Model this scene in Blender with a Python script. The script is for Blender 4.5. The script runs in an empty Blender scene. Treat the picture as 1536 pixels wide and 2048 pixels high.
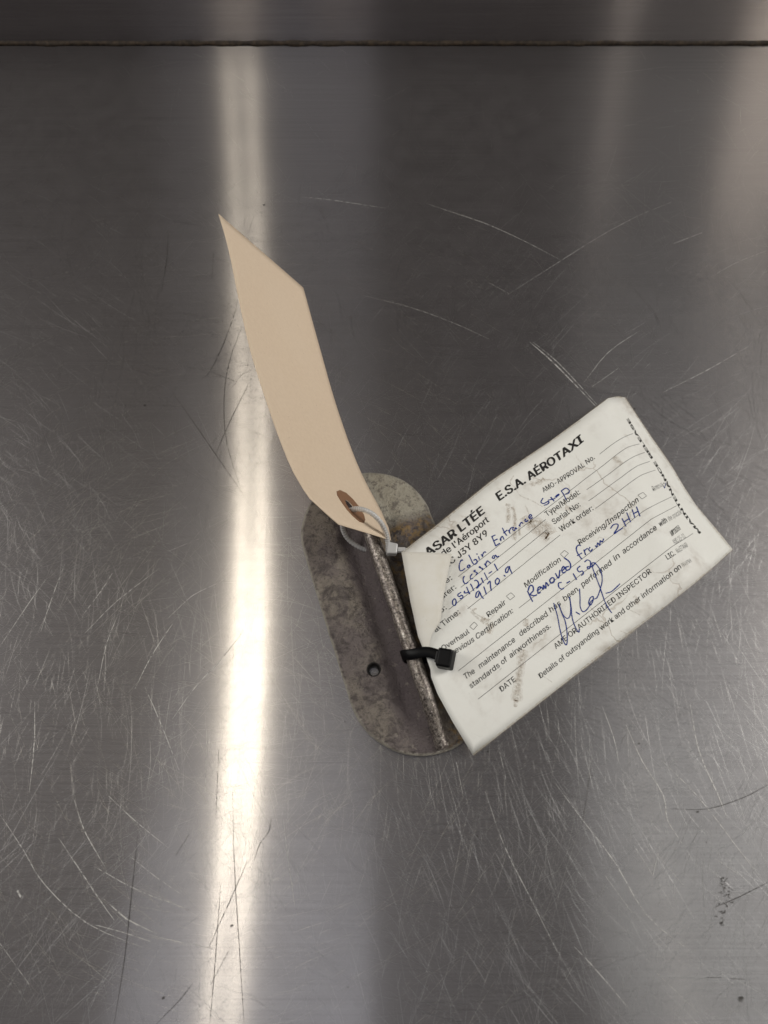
import bpy, bmesh, math, random
import numpy as np
from mathutils import Vector, Matrix, noise
from mathutils.geometry import delaunay_2d_cdt
random.seed(4)
SC = bpy.context.scene
COL = SC.collection
R = math.radians
MM = 0.001

# ------------------------------------------------------------------ camera
cam_d = bpy.data.cameras.new('camera')
cam_d.sensor_fit = 'VERTICAL'
cam_d.sensor_height = 36.0
cam_d.lens = 36.0 * 1450 / 2048
cam_d.clip_start = 0.01
cam_d.clip_end = 50
cam_d.dof.use_dof = True
cam_d.dof.focus_distance = 0.315
cam_d.dof.aperture_fstop = 13
cam = bpy.data.objects.new('camera', cam_d)
COL.objects.link(cam)
cam.location = (0, 0, 0.30)
cam.rotation_euler = (R(24), 0, 0)
SC.camera = cam

# ------------------------------------------------------------------ room light
world = bpy.data.worlds.new('World')
SC.world = world
world.use_nodes = True
bg = world.node_tree.nodes['Background']
bg.inputs[0].default_value = (1.0, 0.90, 0.90, 1)
bg.inputs[1].default_value = 0.047
SC.view_settings.view_transform = 'Standard'
SC.view_settings.look = 'None'
SC.view_settings.gamma = 1
SC.view_settings.exposure = 0
SC.render.engine = 'CYCLES'
SC.cycles.max_bounces = 8
SC.cycles.sample_clamp_indirect = 6


def lamp(name, loc, size, power, color, aim=None):
    d = bpy.data.lights.new(name, 'AREA')
    d.shape = 'RECTANGLE'
    d.size, d.size_y = size
    d.energy = power
    d.color = color
    o = bpy.data.objects.new(name, d)
    COL.objects.link(o)
    o.location = loc
    if aim is not None:
        o.rotation_euler = (Vector(aim) - Vector(loc)).to_track_quat('-Z', 'Y').to_euler()
    return o


# twin fluorescent tubes hanging over the bench: their mirror image is the long bright streak
for k, dx in enumerate((-0.032, 0.032)):
    o = lamp('fluorescent_tube', (-0.432 + dx, 0.42, 2.0), (0.022, 0.85), 1.95, (1.0, 0.92, 0.74))
# fixtures to the left and right of the bench (outside the reflection seen by the camera)
lamp('left_fixture', (-2.0, 0.45, 1.40), (0.9, 1.5), 27, (1.0, 0.97, 0.92), (0, 0.1, 0))
lamp('right_fixture', (2.2, 0.65, 1.7), (0.8, 1.5), 50, (1.0, 0.97, 0.92), (0, 0.1, 0))
# lamps far behind, mirrored by the wall panel
lamp('rear_fixture', (1.50, -1.80, 1.45), (0.28, 0.30), 4.5, (1.0, 0.92, 0.76), (0.26, 0.44, 0))
lamp('rear_tube', (0.92, -1.94, 1.44), (0.08, 0.30), 0.65, (1.0, 0.93, 0.80), (0.15, 0.44, 0))
# added lamps in place of a pale ceiling, spaced to leave a dark reflection
o = lamp('ceiling_glow_left', (-0.43, -0.50, 2.3), (0.82, 1.4), 2.3, (0.88, 0.92, 1.0))
o.data.shape = 'ELLIPSE'
lamp('ceiling_glow_edge', (-0.235, -0.66, 2.3), (0.37, 0.95), 2.5, (0.88, 0.92, 1.0))
o = lamp('ceiling_glow_right', (1.50, -0.20, 2.3), (1.75, 1.5), 3.0, (0.96, 1.0, 0.97))
o.data.shape = 'ELLIPSE'
o.data.spread = R(120)

# ------------------------------------------------------------------ node helpers
class NT:
    def __init__(self, name):
        self.m = bpy.data.materials.new(name)
        self.m.use_nodes = True
        self.t = self.m.node_tree
        self.t.nodes.clear()
        self.out = self.t.nodes.new('ShaderNodeOutputMaterial')

    def n(self, typ, ins=None, **props):
        nd = self.t.nodes.new(typ)
        for k, v in props.items():
            setattr(nd, k, v)
        for k, v in (ins or {}).items():
            s = nd.inputs[k]
            if hasattr(v, 'is_output') or isinstance(v, bpy.types.NodeSocket):
                self.t.links.new(v, s)
            else:
                if isinstance(v, tuple) and len(v) == 3 and s.type == 'RGBA':
                    v = (*v, 1)
                s.default_value = v
        return nd

    def math(self, op, a, b=0.0, clamp=False):
        return self.n('ShaderNodeMath', {0: a, 1: b}, operation=op, use_clamp=clamp).outputs[0]

    def ramp(self, x, lo, hi, a=0.0, b=1.0):
        nd = self.n('ShaderNodeMapRange', {0: x, 1: lo, 2: hi, 3: a, 4: b}, interpolation_type='SMOOTHSTEP')
        return nd.outputs[0]

    def mix(self, f, a, b):
        nd = self.n('ShaderNodeMix', data_type='RGBA')
        for i, v in ((0, f), (6, a), (7, b)):
            s = nd.inputs[i]
            if isinstance(v, bpy.types.NodeSocket):
                self.t.links.new(v, s)
            else:
                s.default_value = (*v, 1) if isinstance(v, tuple) else v
        return nd.outputs[2]

    def obj(self, scale=1000.0):
        tc = self.n('ShaderNodeTexCoord')
        return self.n('ShaderNodeMapping', {0: tc.outputs['Object'], 'Scale': (scale,) * 3}).outputs[0]

    def noise(self, vec, scale, detail=4, rough=0.55, dist=0.0):
        return self.n('ShaderNodeTexNoise', {'Vector': vec, 'Scale': scale, 'Detail': detail, 'Roughness': rough, 'Distortion': dist})

    def shmix(self, f, a, b):
        nd = self.n('ShaderNodeMixShader', {0: f})
        self.t.links.new(a, nd.inputs[1])
        self.t.links.new(b, nd.inputs[2])
        return nd.outputs[0]

    def finish(self, sh):
        self.t.links.new(sh, self.out.inputs[0])
        return self.m


def simple(name, col, rough=0.5, metal=0.0, spec=0.5, **kw):
    b = NT(name)
    p = b.n('ShaderNodeBsdfPrincipled', {'Base Color': col, 'Roughness': rough, 'Metallic': metal, 'Specular IOR Level': spec})
    for k, v in kw.items():
        p.inputs[k.replace('_', ' ')].default_value = v
    return b.finish(p.outputs[0])


def steel(name, grain, scratch=True, rough=0.235, wide=0.38):
    """Brushed stainless: a sharp and a wide anisotropic lobe across the grain."""
    b = NT(name)
    tc = b.n('ShaderNodeTexCoord')
    p = b.n('ShaderNodeMapping', {0: tc.outputs['Object'], 'Scale': (1000, 1000, 1000)}).outputs[0]
    # brushed lines
    gs = [(0.012 if g else 3.0) for g in grain]
    gp = b.n('ShaderNodeMapping', {0: p, 'Scale': tuple(gs)}).outputs[0]
    gr = b.noise(gp, 1.0, 3, 0.6).outputs[0]
    big = b.noise(p, 0.012, 5, 0.6).outputs[0]
    mid = b.noise(p, 0.07, 5, 0.65).outputs[0]
    fine = b.noise(p, 1.3, 3, 0.6).outputs[0]
    tint = b.mix(b.ramp(gr, 0.25, 0.75), (0.405, 0.382, 0.384), (0.525, 0.50, 0.502))
    tint = b.mix(b.math('MULTIPLY', b.ramp(mid, 0.35, 0.8), 0.35), tint, (0.362, 0.34, 0.342))
    tint = b.mix(b.math('MULTIPLY', b.ramp(fine, 0.5, 0.75), 0.3), tint, (0.305, 0.285, 0.287))
    tan = b.n('ShaderNodeCombineXYZ', {0: grain[0], 1: grain[1], 2: grain[2]}).outputs[0]
    r1 = b.math('ADD', rough, b.math('MULTIPLY', b.math('SUBTRACT', big, 0.5), 0.10))
    g1 = b.n('ShaderNodeBsdfAnisotropic', {'Color': tint, 'Roughness': r1, 'Anisotropy': 0.845, 'Tangent': tan}, distribution='GGX').outputs[0]
    g2 = b.n('ShaderNodeBsdfAnisotropic', {'Color': tint, 'Roughness': 0.43, 'Anisotropy': 0.2, 'Tangent': tan}, distribution='GGX').outputs[0]
    g3 = b.n('ShaderNodeBsdfAnisotropic', {'Color': tint, 'Roughness': 0.20, 'Anisotropy': 0.62, 'Tangent': tan}, distribution='GGX').outputs[0]
    sh = b.shmix(0.28, b.shmix(wide, g1, g2), g3)
    film = b.n('ShaderNodeBsdfDiffuse', {'Color': (0.295, 0.28, 0.283, 1)}).outputs[0]      # thin film of dirt and haze
    sh = b.shmix(b.ramp(mid, 0.3, 0.75, 0.03, 0.075) if scratch else 0.03, sh, film)
    if scratch:
        # specks of dirt
        v = b.n('ShaderNodeTexVoronoi', {'Vector': p, 'Scale': 0.045, 'Randomness': 1.0}, voronoi_dimensions='2D', feature='F1')
        sel = b.n('ShaderNodeSeparateColor', {0: v.outputs['Color']})
        m = b.math('MULTIPLY', b.ramp(v.outputs['Distance'], b.math('ADD', b.math('MULTIPLY', sel.outputs[2], 0.016), 0.007), 0.004), b.ramp(sel.outputs[1], 0.72, 0.85))
        dirt = b.n('ShaderNodeBsdfDiffuse', {'Color': (0.035, 0.03, 0.026, 1)}).outputs[0]
        sh = b.shmix(b.math('MULTIPLY', m, 0.8), sh, dirt)
    return b.finish(sh)


# ------------------------------------------------------------------ mesh helpers
def link(name, me, mat=None, parent=None, smooth=False):
    o = bpy.data.objects.new(name, me)
    COL.objects.link(o)
    if mat:
        me.materials.append(mat)
    if parent:
        o.parent = parent
    if smooth:
        me.polygons.foreach_set('use_smooth', [True] * len(me.polygons))
    return o


def pydata(name, v, f, mat=None, parent=None, smooth=False):
    me = bpy.data.meshes.new(name)
    me.from_pydata([tuple(map(float, q)) for q in v], [], f)
    me.update()
    return link(name, me, mat, parent, smooth)


def tag(o, label=None, cat=None, group=None, kind=None):
    if label: o['label'] = label
    if cat: o['category'] = cat
    if group: o['group'] = group
    if kind: o['kind'] = kind
    return o


def empty(name, loc, rz=0.0):
    o = bpy.data.objects.new(name, None)
    o.empty_display_size = 0.01
    COL.objects.link(o)
    o.location = loc
    o.rotation_euler = (0, 0, rz)
    return o


def inside(p, poly):
    x, y = p
    c = False
    n = len(poly)
    for i in range(n):
        x0, y0 = poly[i]
        x1, y1 = poly[i - 1]
        if (y0 > y) != (y1 > y) and x < (x1 - x0) * (y - y0) / (y1 - y0) + x0:
            c = not c
    return c


def segdist(p, poly):
    P = np.array(poly)
    Q = np.roll(P, -1, axis=0)
    d = Q - P
    t = np.clip(((np.array(p) - P) * d).sum(1) / ((d * d).sum(1) + 1e-12), 0, 1)
    return np.linalg.norm(P + d * t[:, None] - p, axis=1).min()


def fill(outline, holes, step, mind):
    """triangulated 2-D region with interior grid points"""
    pts, edges = [], []
    for loop in [outline] + holes:
        b0 = len(pts)
        pts += [tuple(q) for q in loop]
        edges += [(b0 + i, b0 + (i + 1) % len(loop)) for i in range(len(loop))]
    lo = np.min(outline, axis=0)
    hi = np.max(outline, axis=0)
    nx = int((hi[0] - lo[0]) / step[0]) + 1
    ny = int((hi[1] - lo[1]) / step[1]) + 1
    sx = np.array([1 / step[0], 1 / step[1]])
    so = [tuple(np.array(q) * sx) for q in outline]
    sh = [[tuple(np.array(q) * sx) for q in h] for h in holes]
    for i in range(nx + 1):
        for j in range(ny + 1):
            q = (lo[0] + i * step[0], lo[1] + j * step[1])
            s = tuple(np.array(q) * sx)
            if inside(s, so) and segdist(s, so) > mind and all(not inside(s, h) and segdist(s, h) > mind for h in sh):
                pts.append(q)
    v, e, f, *_ = delaunay_2d_cdt([Vector(q) for q in pts], edges, [], 0, 1e-7)
    out = []
    for t in f:
        cx = sum(v[k][0] for k in t) / len(t)
        cy = sum(v[k][1] for k in t) / len(t)
        if inside((cx, cy), outline) and not any(inside((cx, cy), h) for h in holes):
            a, b_, c = [v[k] for k in t[:3]]
            if (b_[0] - a[0]) * (c[1] - a[1]) - (b_[1] - a[1]) * (c[0] - a[0]) < 0:
                t = t[::-1]
            out.append(list(t))
    return [tuple(q) for q in v], out


def solid(top, bot, faces):
    """two offset copies of a triangulated sheet closed along its open edges"""
    n = len(top)
    cnt = {}
    for t in faces:
        for i in range(len(t)):
            a, b = t[i], t[(i + 1) % len(t)]
            cnt[(a, b)] = cnt.get((a, b), 0) + 1
    F = [list(t) for t in faces] + [[k + n for k in t[::-1]] for t in faces]
    for (a, b) in cnt:
        if (b, a) not in cnt:
            F.append([b, a, a + n, b + n])
    return list(top) + list(bot), F


class Patch:
    """smooth surface through a grid of measured points (mm); param 0..1 x 0..1"""
    def __init__(self, d):
        self.nu, self.nv = d['nu'], d['nv']
        g = np.array(d['g'], float).reshape(self.nu, self.nv, 3) * MM
        g = np.concatenate([2 * g[:1] - g[1:2], g, 2 * g[-1:] - g[-2:-1]], 0)
        self.g = np.concatenate([2 * g[:, :1] - g[:, 1:2], g, 2 * g[:, -1:] - g[:, -2:-1]], 1)

    @staticmethod
    def w(t):
        return np.stack([-.5 * t + t * t - .5 * t**3, 1 - 2.5 * t * t + 1.5 * t**3, .5 * t + 2 * t * t - 1.5 * t**3, -.5 * t * t + .5 * t**3], -1)

    def __call__(self, uv):
        uv = np.atleast_2d(np.asarray(uv, float))
        fu = uv[:, 0] * (self.nu - 1)
        fv = uv[:, 1] * (self.nv - 1)
        i = np.clip(np.floor(fu).astype(int), 0, self.nu - 2)
        j = np.clip(np.floor(fv).astype(int), 0, self.nv - 2)
        wu, wv = self.w(fu - i), self.w(fv - j)
        out = np.zeros((len(uv), 3))
        for a in range(4):
            for b in range(4):
                out += (wu[:, a] * wv[:, b])[:, None] * self.g[i + a, j + b]
        return out

    def normal(self, uv):
        uv = np.atleast_2d(np.asarray(uv, float))
        h = 2e-3
        du = self(uv + [h, 0]) - self(uv - [h, 0])
        dv = self(uv + [0, h]) - self(uv - [0, h])
        n = np.cross(du, dv)
        n /= np.linalg.norm(n, axis=1)[:, None] + 1e-12
        n[n[:, 2] < 0] *= -1
        return n


def tube(path, rad, n=12, closed=False, scale=None, flat=None):
    """round or ribbon-like sweep; path Vectors, rad float/list; flat=(width,thick,up list)"""
    P = [Vector(q) for q in path]
    V, F = [], []
    m = len(P)
    up = Vector((0, 0, 1))
    for i, p in enumerate(P):
        a = P[(i - 1) % m] if (closed or i > 0) else p
        c = P[(i + 1) % m] if (closed or i < m - 1) else p
        t = (c - a).normalized()
        if flat:
            s = Vector(flat[2])
            s = (s - t * s.dot(t)).normalized()
            nn = t.cross(s)
            w, h = flat[0] / 2, flat[1] / 2
            prof = [(w, h * .6), (w * .86, h), (-w * .86, h), (-w, h * .6), (-w, -h * .6), (-w * .86, -h), (w * .86, -h), (w, -h * .6)]
            for x, y in prof:
                V.append(p + s * x + nn * y)
            n = len(prof)
        else:
            s = t.cross(up)
            if s.length < 1e-4:
                s = Vector((1, 0, 0))
            s.normalize()
            nn = s.cross(t)
            r = rad[i] if isinstance(rad, (list, tuple)) else rad
            for k in range(n):
                an = 2 * math.pi * k / n
                V.append(p + s * (r * math.cos(an)) + nn * (r * math.sin(an)))
    for i in range(m if closed else m - 1):
        for k in range(n):
            a, b = i * n + k, i * n + (k + 1) % n
            c, d = ((i + 1) % m) * n + (k + 1) % n, ((i + 1) % m) * n + k
            F.append([a, b, c, d])
    if not closed:
        F.append(list(range(n))[::-1])
        F.append(list(range((m - 1) * n, m * n)))
    return V, F


def catmull(pts, n=6, closed=False):
    P = [Vector(q) for q in pts]
    m = len(P)
    out = []
    for i in range(m if closed else m - 1):
        if closed:
            a, b, c, d = P[(i - 1) % m], P[i], P[(i + 1) % m], P[(i + 2) % m]
        else:
            b, c = P[i], P[i + 1]
            a = P[i - 1] if i else 2 * b - c
            d = P[i + 2] if i + 2 < m else 2 * c - b
        for k in range(n):
            t = k / n
            out.append(.5 * ((2 * b) + (c - a) * t + (2 * a - 5 * b + 4 * c - d) * t * t + (3 * b - a - 3 * c + d) * t**3))
    if not closed:
        out.append(P[-1])
    return out


D = {
    'white': {"nu":25,"nv":9,"g":[34.48,28.07,5.0,29.58,35.67,8.34,24.18,43.86,11.12,19.72,52.81,13.34,16.35,62.43,15.0,10.5,70.46,16.09,3.0,77.09,16.62,-4.18,86.64,16.59,-11.55,97.54,16.0,38.77,31.16,5.59,33.85,38.73,8.68,28.46,46.89,11.25,24.01,55.79,13.31,20.65,65.36,14.87,14.88,73.38,15.92,7.5,80.04,16.45,0.48,89.51,16.48,-6.72,100.28,16.0,43.07,34.26,6.2,38.16,41.82,9.02,32.77,49.93,11.38,28.33,58.77,13.29,24.98,68.3,14.75,19.28,76.29,15.74,12.04,82.97,16.28,5.16,92.36,16.37,-1.86,102.99,16.0,47.41,37.4,6.74,42.5,44.95,9.31,37.13,53.03,11.48,32.71,61.85,13.24,29.38,71.33,14.6,23.76,79.33,15.56,16.64,86.04,16.11,9.92,95.36,16.26,3.08,105.86,16.0,51.8,40.57,7.15,46.91,48.17,9.5,41.56,56.26,11.5,37.18,65.08,13.14,33.87,74.57,14.42,28.35,82.61,15.35,21.38,89.41,15.91,14.81,98.7,16.13,8.16,109.14,15.98,56.22,43.77,7.53,51.39,51.48,9.66,46.1,59.66,11.48,41.78,68.58,12.99,38.54,78.15,14.18,33.13,86.33,15.05,26.33,93.3,15.61,19.95,102.68,15.86,13.5,113.15,15.79,60.69,46.99,7.84,55.92,54.86,9.77,50.7,63.18,11.42,46.46,72.23,12.79,43.28,81.95,13.89,38.0,90.31,14.7,31.38,97.52,15.23,25.2,107.04,15.49,18.94,117.62,15.46,65.22,50.26,7.99,60.49,58.27,9.77,55.3,66.73,11.29,51.11,75.91,12.55,47.98,85.76,13.57,42.81,94.31,14.32,36.34,101.75,14.83,30.32,111.41,15.08,24.24,122.1,15.08,69.83,53.56,8.0,65.11,61.75,9.65,59.94,70.35,11.06,55.77,79.67,12.24,52.66,89.67,13.19,47.57,98.41,13.9,41.25,106.11,14.37,35.37,115.93,14.62,29.44,126.76,14.62,74.48,56.89,8.0,69.77,65.26,9.5,64.62,74.02,10.78,60.48,83.5,11.85,57.38,93.67,12.71,52.37,102.63,13.35,46.17,110.6,13.78,40.43,120.62,13.99,34.64,131.59,14.0,79.17,60.22,8.0,74.49,68.78,9.34,69.35,77.7,10.49,65.23,87.35,11.45,62.15,97.69,12.21,57.23,106.88,12.77,51.17,115.14,13.14,45.56,125.34,13.31,39.92,136.48,13.29,83.91,63.56,8.0,79.25,72.29,9.22,74.13,81.36,10.26,70.05,91.16,11.11,67.0,101.64,11.77,62.18,111.05,12.26,56.27,119.58,12.55,50.82,129.97,12.66,45.34,141.27,12.59,88.69,66.93,8.0,84.05,75.78,9.16,78.97,84.95,10.12,74.93,94.85,10.91,71.93,105.45,11.5,67.23,115.02,11.91,61.5,123.8,12.12,56.23,134.34,12.16,50.95,145.76,12.0,93.52,70.32,8.01,88.89,79.26,9.14,83.83,88.51,10.08,79.84,98.47,10.81,76.88,109.15,11.34,72.3,118.87,11.67,66.77,127.86,11.8,61.69,138.53,11.73,56.62,150.06,11.46,98.38,73.74,8.04,93.76,82.77,9.15,88.72,92.07,10.05,84.78,102.09,10.73,81.86,112.83,11.2,77.41,122.69,11.45,72.08,131.89,11.48,67.21,142.68,11.3,62.34,154.31,10.91,103.29,77.2,8.08,98.68,86.31,9.18,93.66,95.67,10.04,89.76,105.75,10.68,86.89,116.55,11.09,82.58,126.54,11.27,77.46,135.96,11.21,72.79,146.86,10.93,68.15,158.58,10.42,108.23,80.64,8.14,103.64,89.87,9.22,98.66,99.3,10.06,94.81,109.45,10.66,92.0,120.33,11.02,87.83,130.47,11.14,82.92,140.12,11.03,78.47,151.15,10.68,74.05,162.97,10.09,113.21,84.09,8.22,108.68,93.49,9.27,103.77,103.06,10.09,100.01,113.36,10.66,97.28,124.38,11.01,93.28,134.74,11.11,88.62,144.68,10.98,84.42,155.89,10.61,80.26,167.86,10.01,118.17,87.54,8.47,113.78,97.22,9.48,109.02,107.05,10.27,105.43,117.6,10.82,102.86,128.9,11.15,99.12,139.59,11.24,94.79,149.96,11.11,90.91,161.49,10.74,87.09,173.76,10.15,123.14,91.06,8.8,118.91,101.02,9.77,114.3,111.11,10.53,110.88,121.91,11.06,108.47,133.47,11.36,104.99,144.51,11.45,100.99,155.3,11.31,97.45,167.14,10.95,93.97,179.69,10.36,128.22,94.77,9.0,124.04,104.89,9.95,119.5,115.09,10.68,116.16,126.01,11.2,113.83,137.68,11.5,110.52,148.9,11.57,106.77,159.95,11.43,103.47,171.94,11.07,100.24,184.6,10.5,134.28,99.37,7.23,130.03,109.51,8.0,125.38,119.68,8.61,121.93,130.52,9.08,119.46,142.08,9.39,116.07,153.2,9.55,112.31,164.18,9.56,108.95,175.89,9.42,105.65,188.16,9.12,141.37,104.95,3.61,136.99,115.1,3.85,132.12,125.19,4.1,128.41,135.9,4.33,125.62,147.24,4.57,121.92,158.11,4.8,117.86,168.79,5.02,114.14,179.95,5.25,110.43,191.47,5.46,148.04,110.33,1.26,143.3,120.22,1.3,138.05,129.99,1.35,133.96,140.33,1.43,130.77,151.28,1.52,126.75,161.8,1.63,122.42,172.17,1.76,118.41,182.84,1.9,114.39,193.77,2.07,153.94,115.12,0.7,148.75,124.58,0.65,143.03,133.84,0.64,138.47,143.62,0.65,134.79,153.97,0.7,130.37,163.92,0.78,125.71,173.76,0.89,121.34,183.73,1.03,116.95,193.86,1.2]},
    'white_outline': [[0.0,0.0],[0.0,0.19],[0.0,0.34],[0.0,0.4224],[0.0053,0.4546],[0.0078,0.5098],[0.0152,0.5592],[0.0282,0.6235],[0.0954,0.8011],[0.1574,0.9943],[0.2157,1.0],[0.27,1.0],[0.3712,1.0],[0.47,1.0],[0.505,1.0],[0.5934,1.0],[0.68,1.0],[0.7712,0.991],[0.875,1.0],[0.9379,1.0],[1.0,1.0],[1.0,0.87],[1.0,0.74],[1.0,0.63],[1.0,0.53],[1.0,0.41],[1.0,0.29],[1.0,0.17],[1.0,0.08],[1.0,0.0],[0.93,0.0],[0.853,0.0],[0.73,0.0],[0.612,0.0],[0.5,0.0],[0.379,0.0],[0.25,0.0],[0.12,0.0]],
    'flap': [[7.31,107.78,16.31],[16.98,106.59,18.85],[28.15,106.2,18.72],[25.45,94.8,19.0],[23.51,85.09,18.98],[22.49,77.55,18.66],[19.23,72.72,17.75],[18.22,70.14,16.82],[17.96,64.47,15.47],[16.17,64.07,15.47],[15.45,67.77,15.83],[13.53,72.29,16.26],[12.06,79.78,16.56],[10.56,87.28,16.63],[8.86,97.79,16.53]],
    'texts': [["ASAR LTÉE",1,0.2094,0.9113,0.4125,0.9028,0.0365],["E.S.A. AÉROTAXI",1,0.4641,0.9035,0.756,0.8942,0.0383],["de l'Aéroport",2,0.2441,0.8708,0.4094,0.8592,0.0285],["QC J3Y 8Y9",2,0.2293,0.8209,0.3861,0.8143,0.0292],["e:",0,0.2091,0.7642,0.2296,0.7628,0.0255],["urer:",0,0.17,0.714,0.2215,0.7151,0.0269],["o:",0,0.1348,0.6569,0.1575,0.6583,0.0276],["al Time:",0,0.0796,0.5889,0.1785,0.5985,0.0278],["Type/Model:",0,0.5579,0.7052,0.6797,0.6987,0.0278],["Serial No:",0,0.5605,0.6502,0.6595,0.6465,0.0281],["Work order:",0,0.5651,0.5978,0.686,0.5906,0.0278],["AMO-APPROVAL No.",0,0.5898,0.8129,0.7607,0.7898,0.0239],["Overhaul",0,0.0662,0.4942,0.1687,0.4901,0.0247],["Repair",0,0.24,0.4937,0.307,0.4899,0.0253],["Modification",0,0.3843,0.4872,0.5203,0.4817,0.0254],["Receiving/Inspection",0,0.5956,0.4899,0.8127,0.4768,0.0263],["Removal",3,0.8717,0.4733,0.9167,0.4668,0.0258],["Previous Certification:",0,0.0809,0.4489,0.3188,0.4322,0.0262],["The",0,0.1004,0.3176,0.1379,0.3157,0.0261],["maintenance",0,0.1569,0.3161,0.2911,0.3133,0.0264],["described",0,0.3115,0.3154,0.4163,0.3082,0.0261],["has",0,0.4283,0.3111,0.4687,0.3098,0.0259],["been",0,0.4829,0.3118,0.5357,0.3122,0.026],["performed",0,0.5528,0.313,0.6669,0.3163,0.0264],["in",0,0.6803,0.3195,0.6992,0.3197,0.0266],["accordance",0,0.7133,0.3202,0.8344,0.3119,0.0262],["with",0,0.8469,0.3111,0.8767,0.3091,0.0263],["the",3,0.883,0.3051,0.8969,0.3043,0.0255],["applicable",3,0.9009,0.3032,0.9384,0.2966,0.026],["standards",0,0.1025,0.266,0.2137,0.2641,0.025],["of",0,0.2219,0.264,0.2418,0.2635,0.0252],["airworthiness.",0,0.254,0.2637,0.4083,0.2555,0.0252],["DATE",0,0.177,0.1637,0.2316,0.1628,0.0261],["AME OR AUTHORIZED INSPECTOR",0,0.3849,0.1598,0.7575,0.1671,0.0251],["LIC.",0,0.8177,0.1666,0.8469,0.1607,0.0245],["No/STAMP",3,0.854,0.1597,0.8946,0.1533,0.0248],["Details of outsyanding work and other information on",0,0.2978,0.0951,0.8406,0.0954,0.0254],["reverse",3,0.846,0.0947,0.8776,0.0874,0.0245],["M731058",0,0.8675,0.2404,0.9046,0.2402,0.0248],["AMO 25-11",3,0.86,0.2014,0.9037,0.1941,0.0248]],
    'vert': [0.9541,0.1644,0.9292,0.8698,0.9462,0.1648,0.9154,0.8663],
    'lines': [[[0.776,0.7916],[0.8632,0.7867],[0.9106,0.7822]],[[0.2463,0.7548],[0.3105,0.7509],[0.3758,0.7443],[0.4419,0.7385],[0.5087,0.7379],[0.5767,0.7407],[0.6445,0.7438],[0.7092,0.7439],[0.7787,0.7347],[0.8592,0.7326],[0.9128,0.7183]],[[0.231,0.704],[0.2927,0.7028],[0.3556,0.6989],[0.4193,0.6947],[0.4836,0.6939],[0.5491,0.6979]],[[0.7004,0.6952],[0.7761,0.6815],[0.8636,0.6748],[0.9148,0.6655]],[[0.1599,0.6493],[0.2212,0.6527],[0.2815,0.6529],[0.3431,0.6507],[0.4053,0.6477],[0.4681,0.647],[0.5318,0.6511]],[[0.6867,0.6428],[0.7418,0.6361],[0.7958,0.6278],[0.8589,0.6251],[0.9147,0.6111]],[[0.2021,0.5937],[0.2708,0.5932],[0.3412,0.5901],[0.4125,0.586],[0.4844,0.5852],[0.5573,0.5892]],[[0.6922,0.5906],[0.7698,0.5811],[0.8546,0.5752],[0.9175,0.5583]],[[0.3407,0.4307],[0.41,0.4264],[0.4794,0.4245],[0.5488,0.4259],[0.6186,0.428],[0.6877,0.4297],[0.7522,0.4272],[0.817,0.4237],[0.9325,0.3975]],[[0.0918,0.371],[0.1547,0.3748],[0.2158,0.3753],[0.2765,0.3737],[0.3385,0.371],[0.401,0.3678],[0.4635,0.3662],[0.5259,0.3674],[0.5887,0.3695],[0.6513,0.3716],[0.7124,0.3724],[0.7704,0.3701],[0.8303,0.3681],[0.9337,0.3454]],[[0.1048,0.2059],[0.1678,0.207],[0.2293,0.2066],[0.291,0.2054],[0.3532,0.2038],[0.4157,0.2024],[0.4784,0.2021],[0.5414,0.2032],[0.6046,0.2045],[0.6676,0.2059],[0.7292,0.2064],[0.7882,0.2043],[0.8492,0.2021],[0.9304,0.1869]]],
    'boxes': [[[0.1957,0.5205],[0.2002,0.4982],[0.1828,0.4919],[0.1774,0.5158]],[[0.3355,0.5175],[0.3412,0.4916],[0.3228,0.4916],[0.318,0.5196]],[[0.5448,0.514],[0.552,0.4905],[0.5334,0.4861],[0.5275,0.5115]],[[0.8356,0.4996],[0.8425,0.4743],[0.8246,0.4759],[0.8173,0.5045]],[[0.9269,0.48],[0.9289,0.4633],[0.9185,0.4586],[0.9167,0.4749]]],
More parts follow.
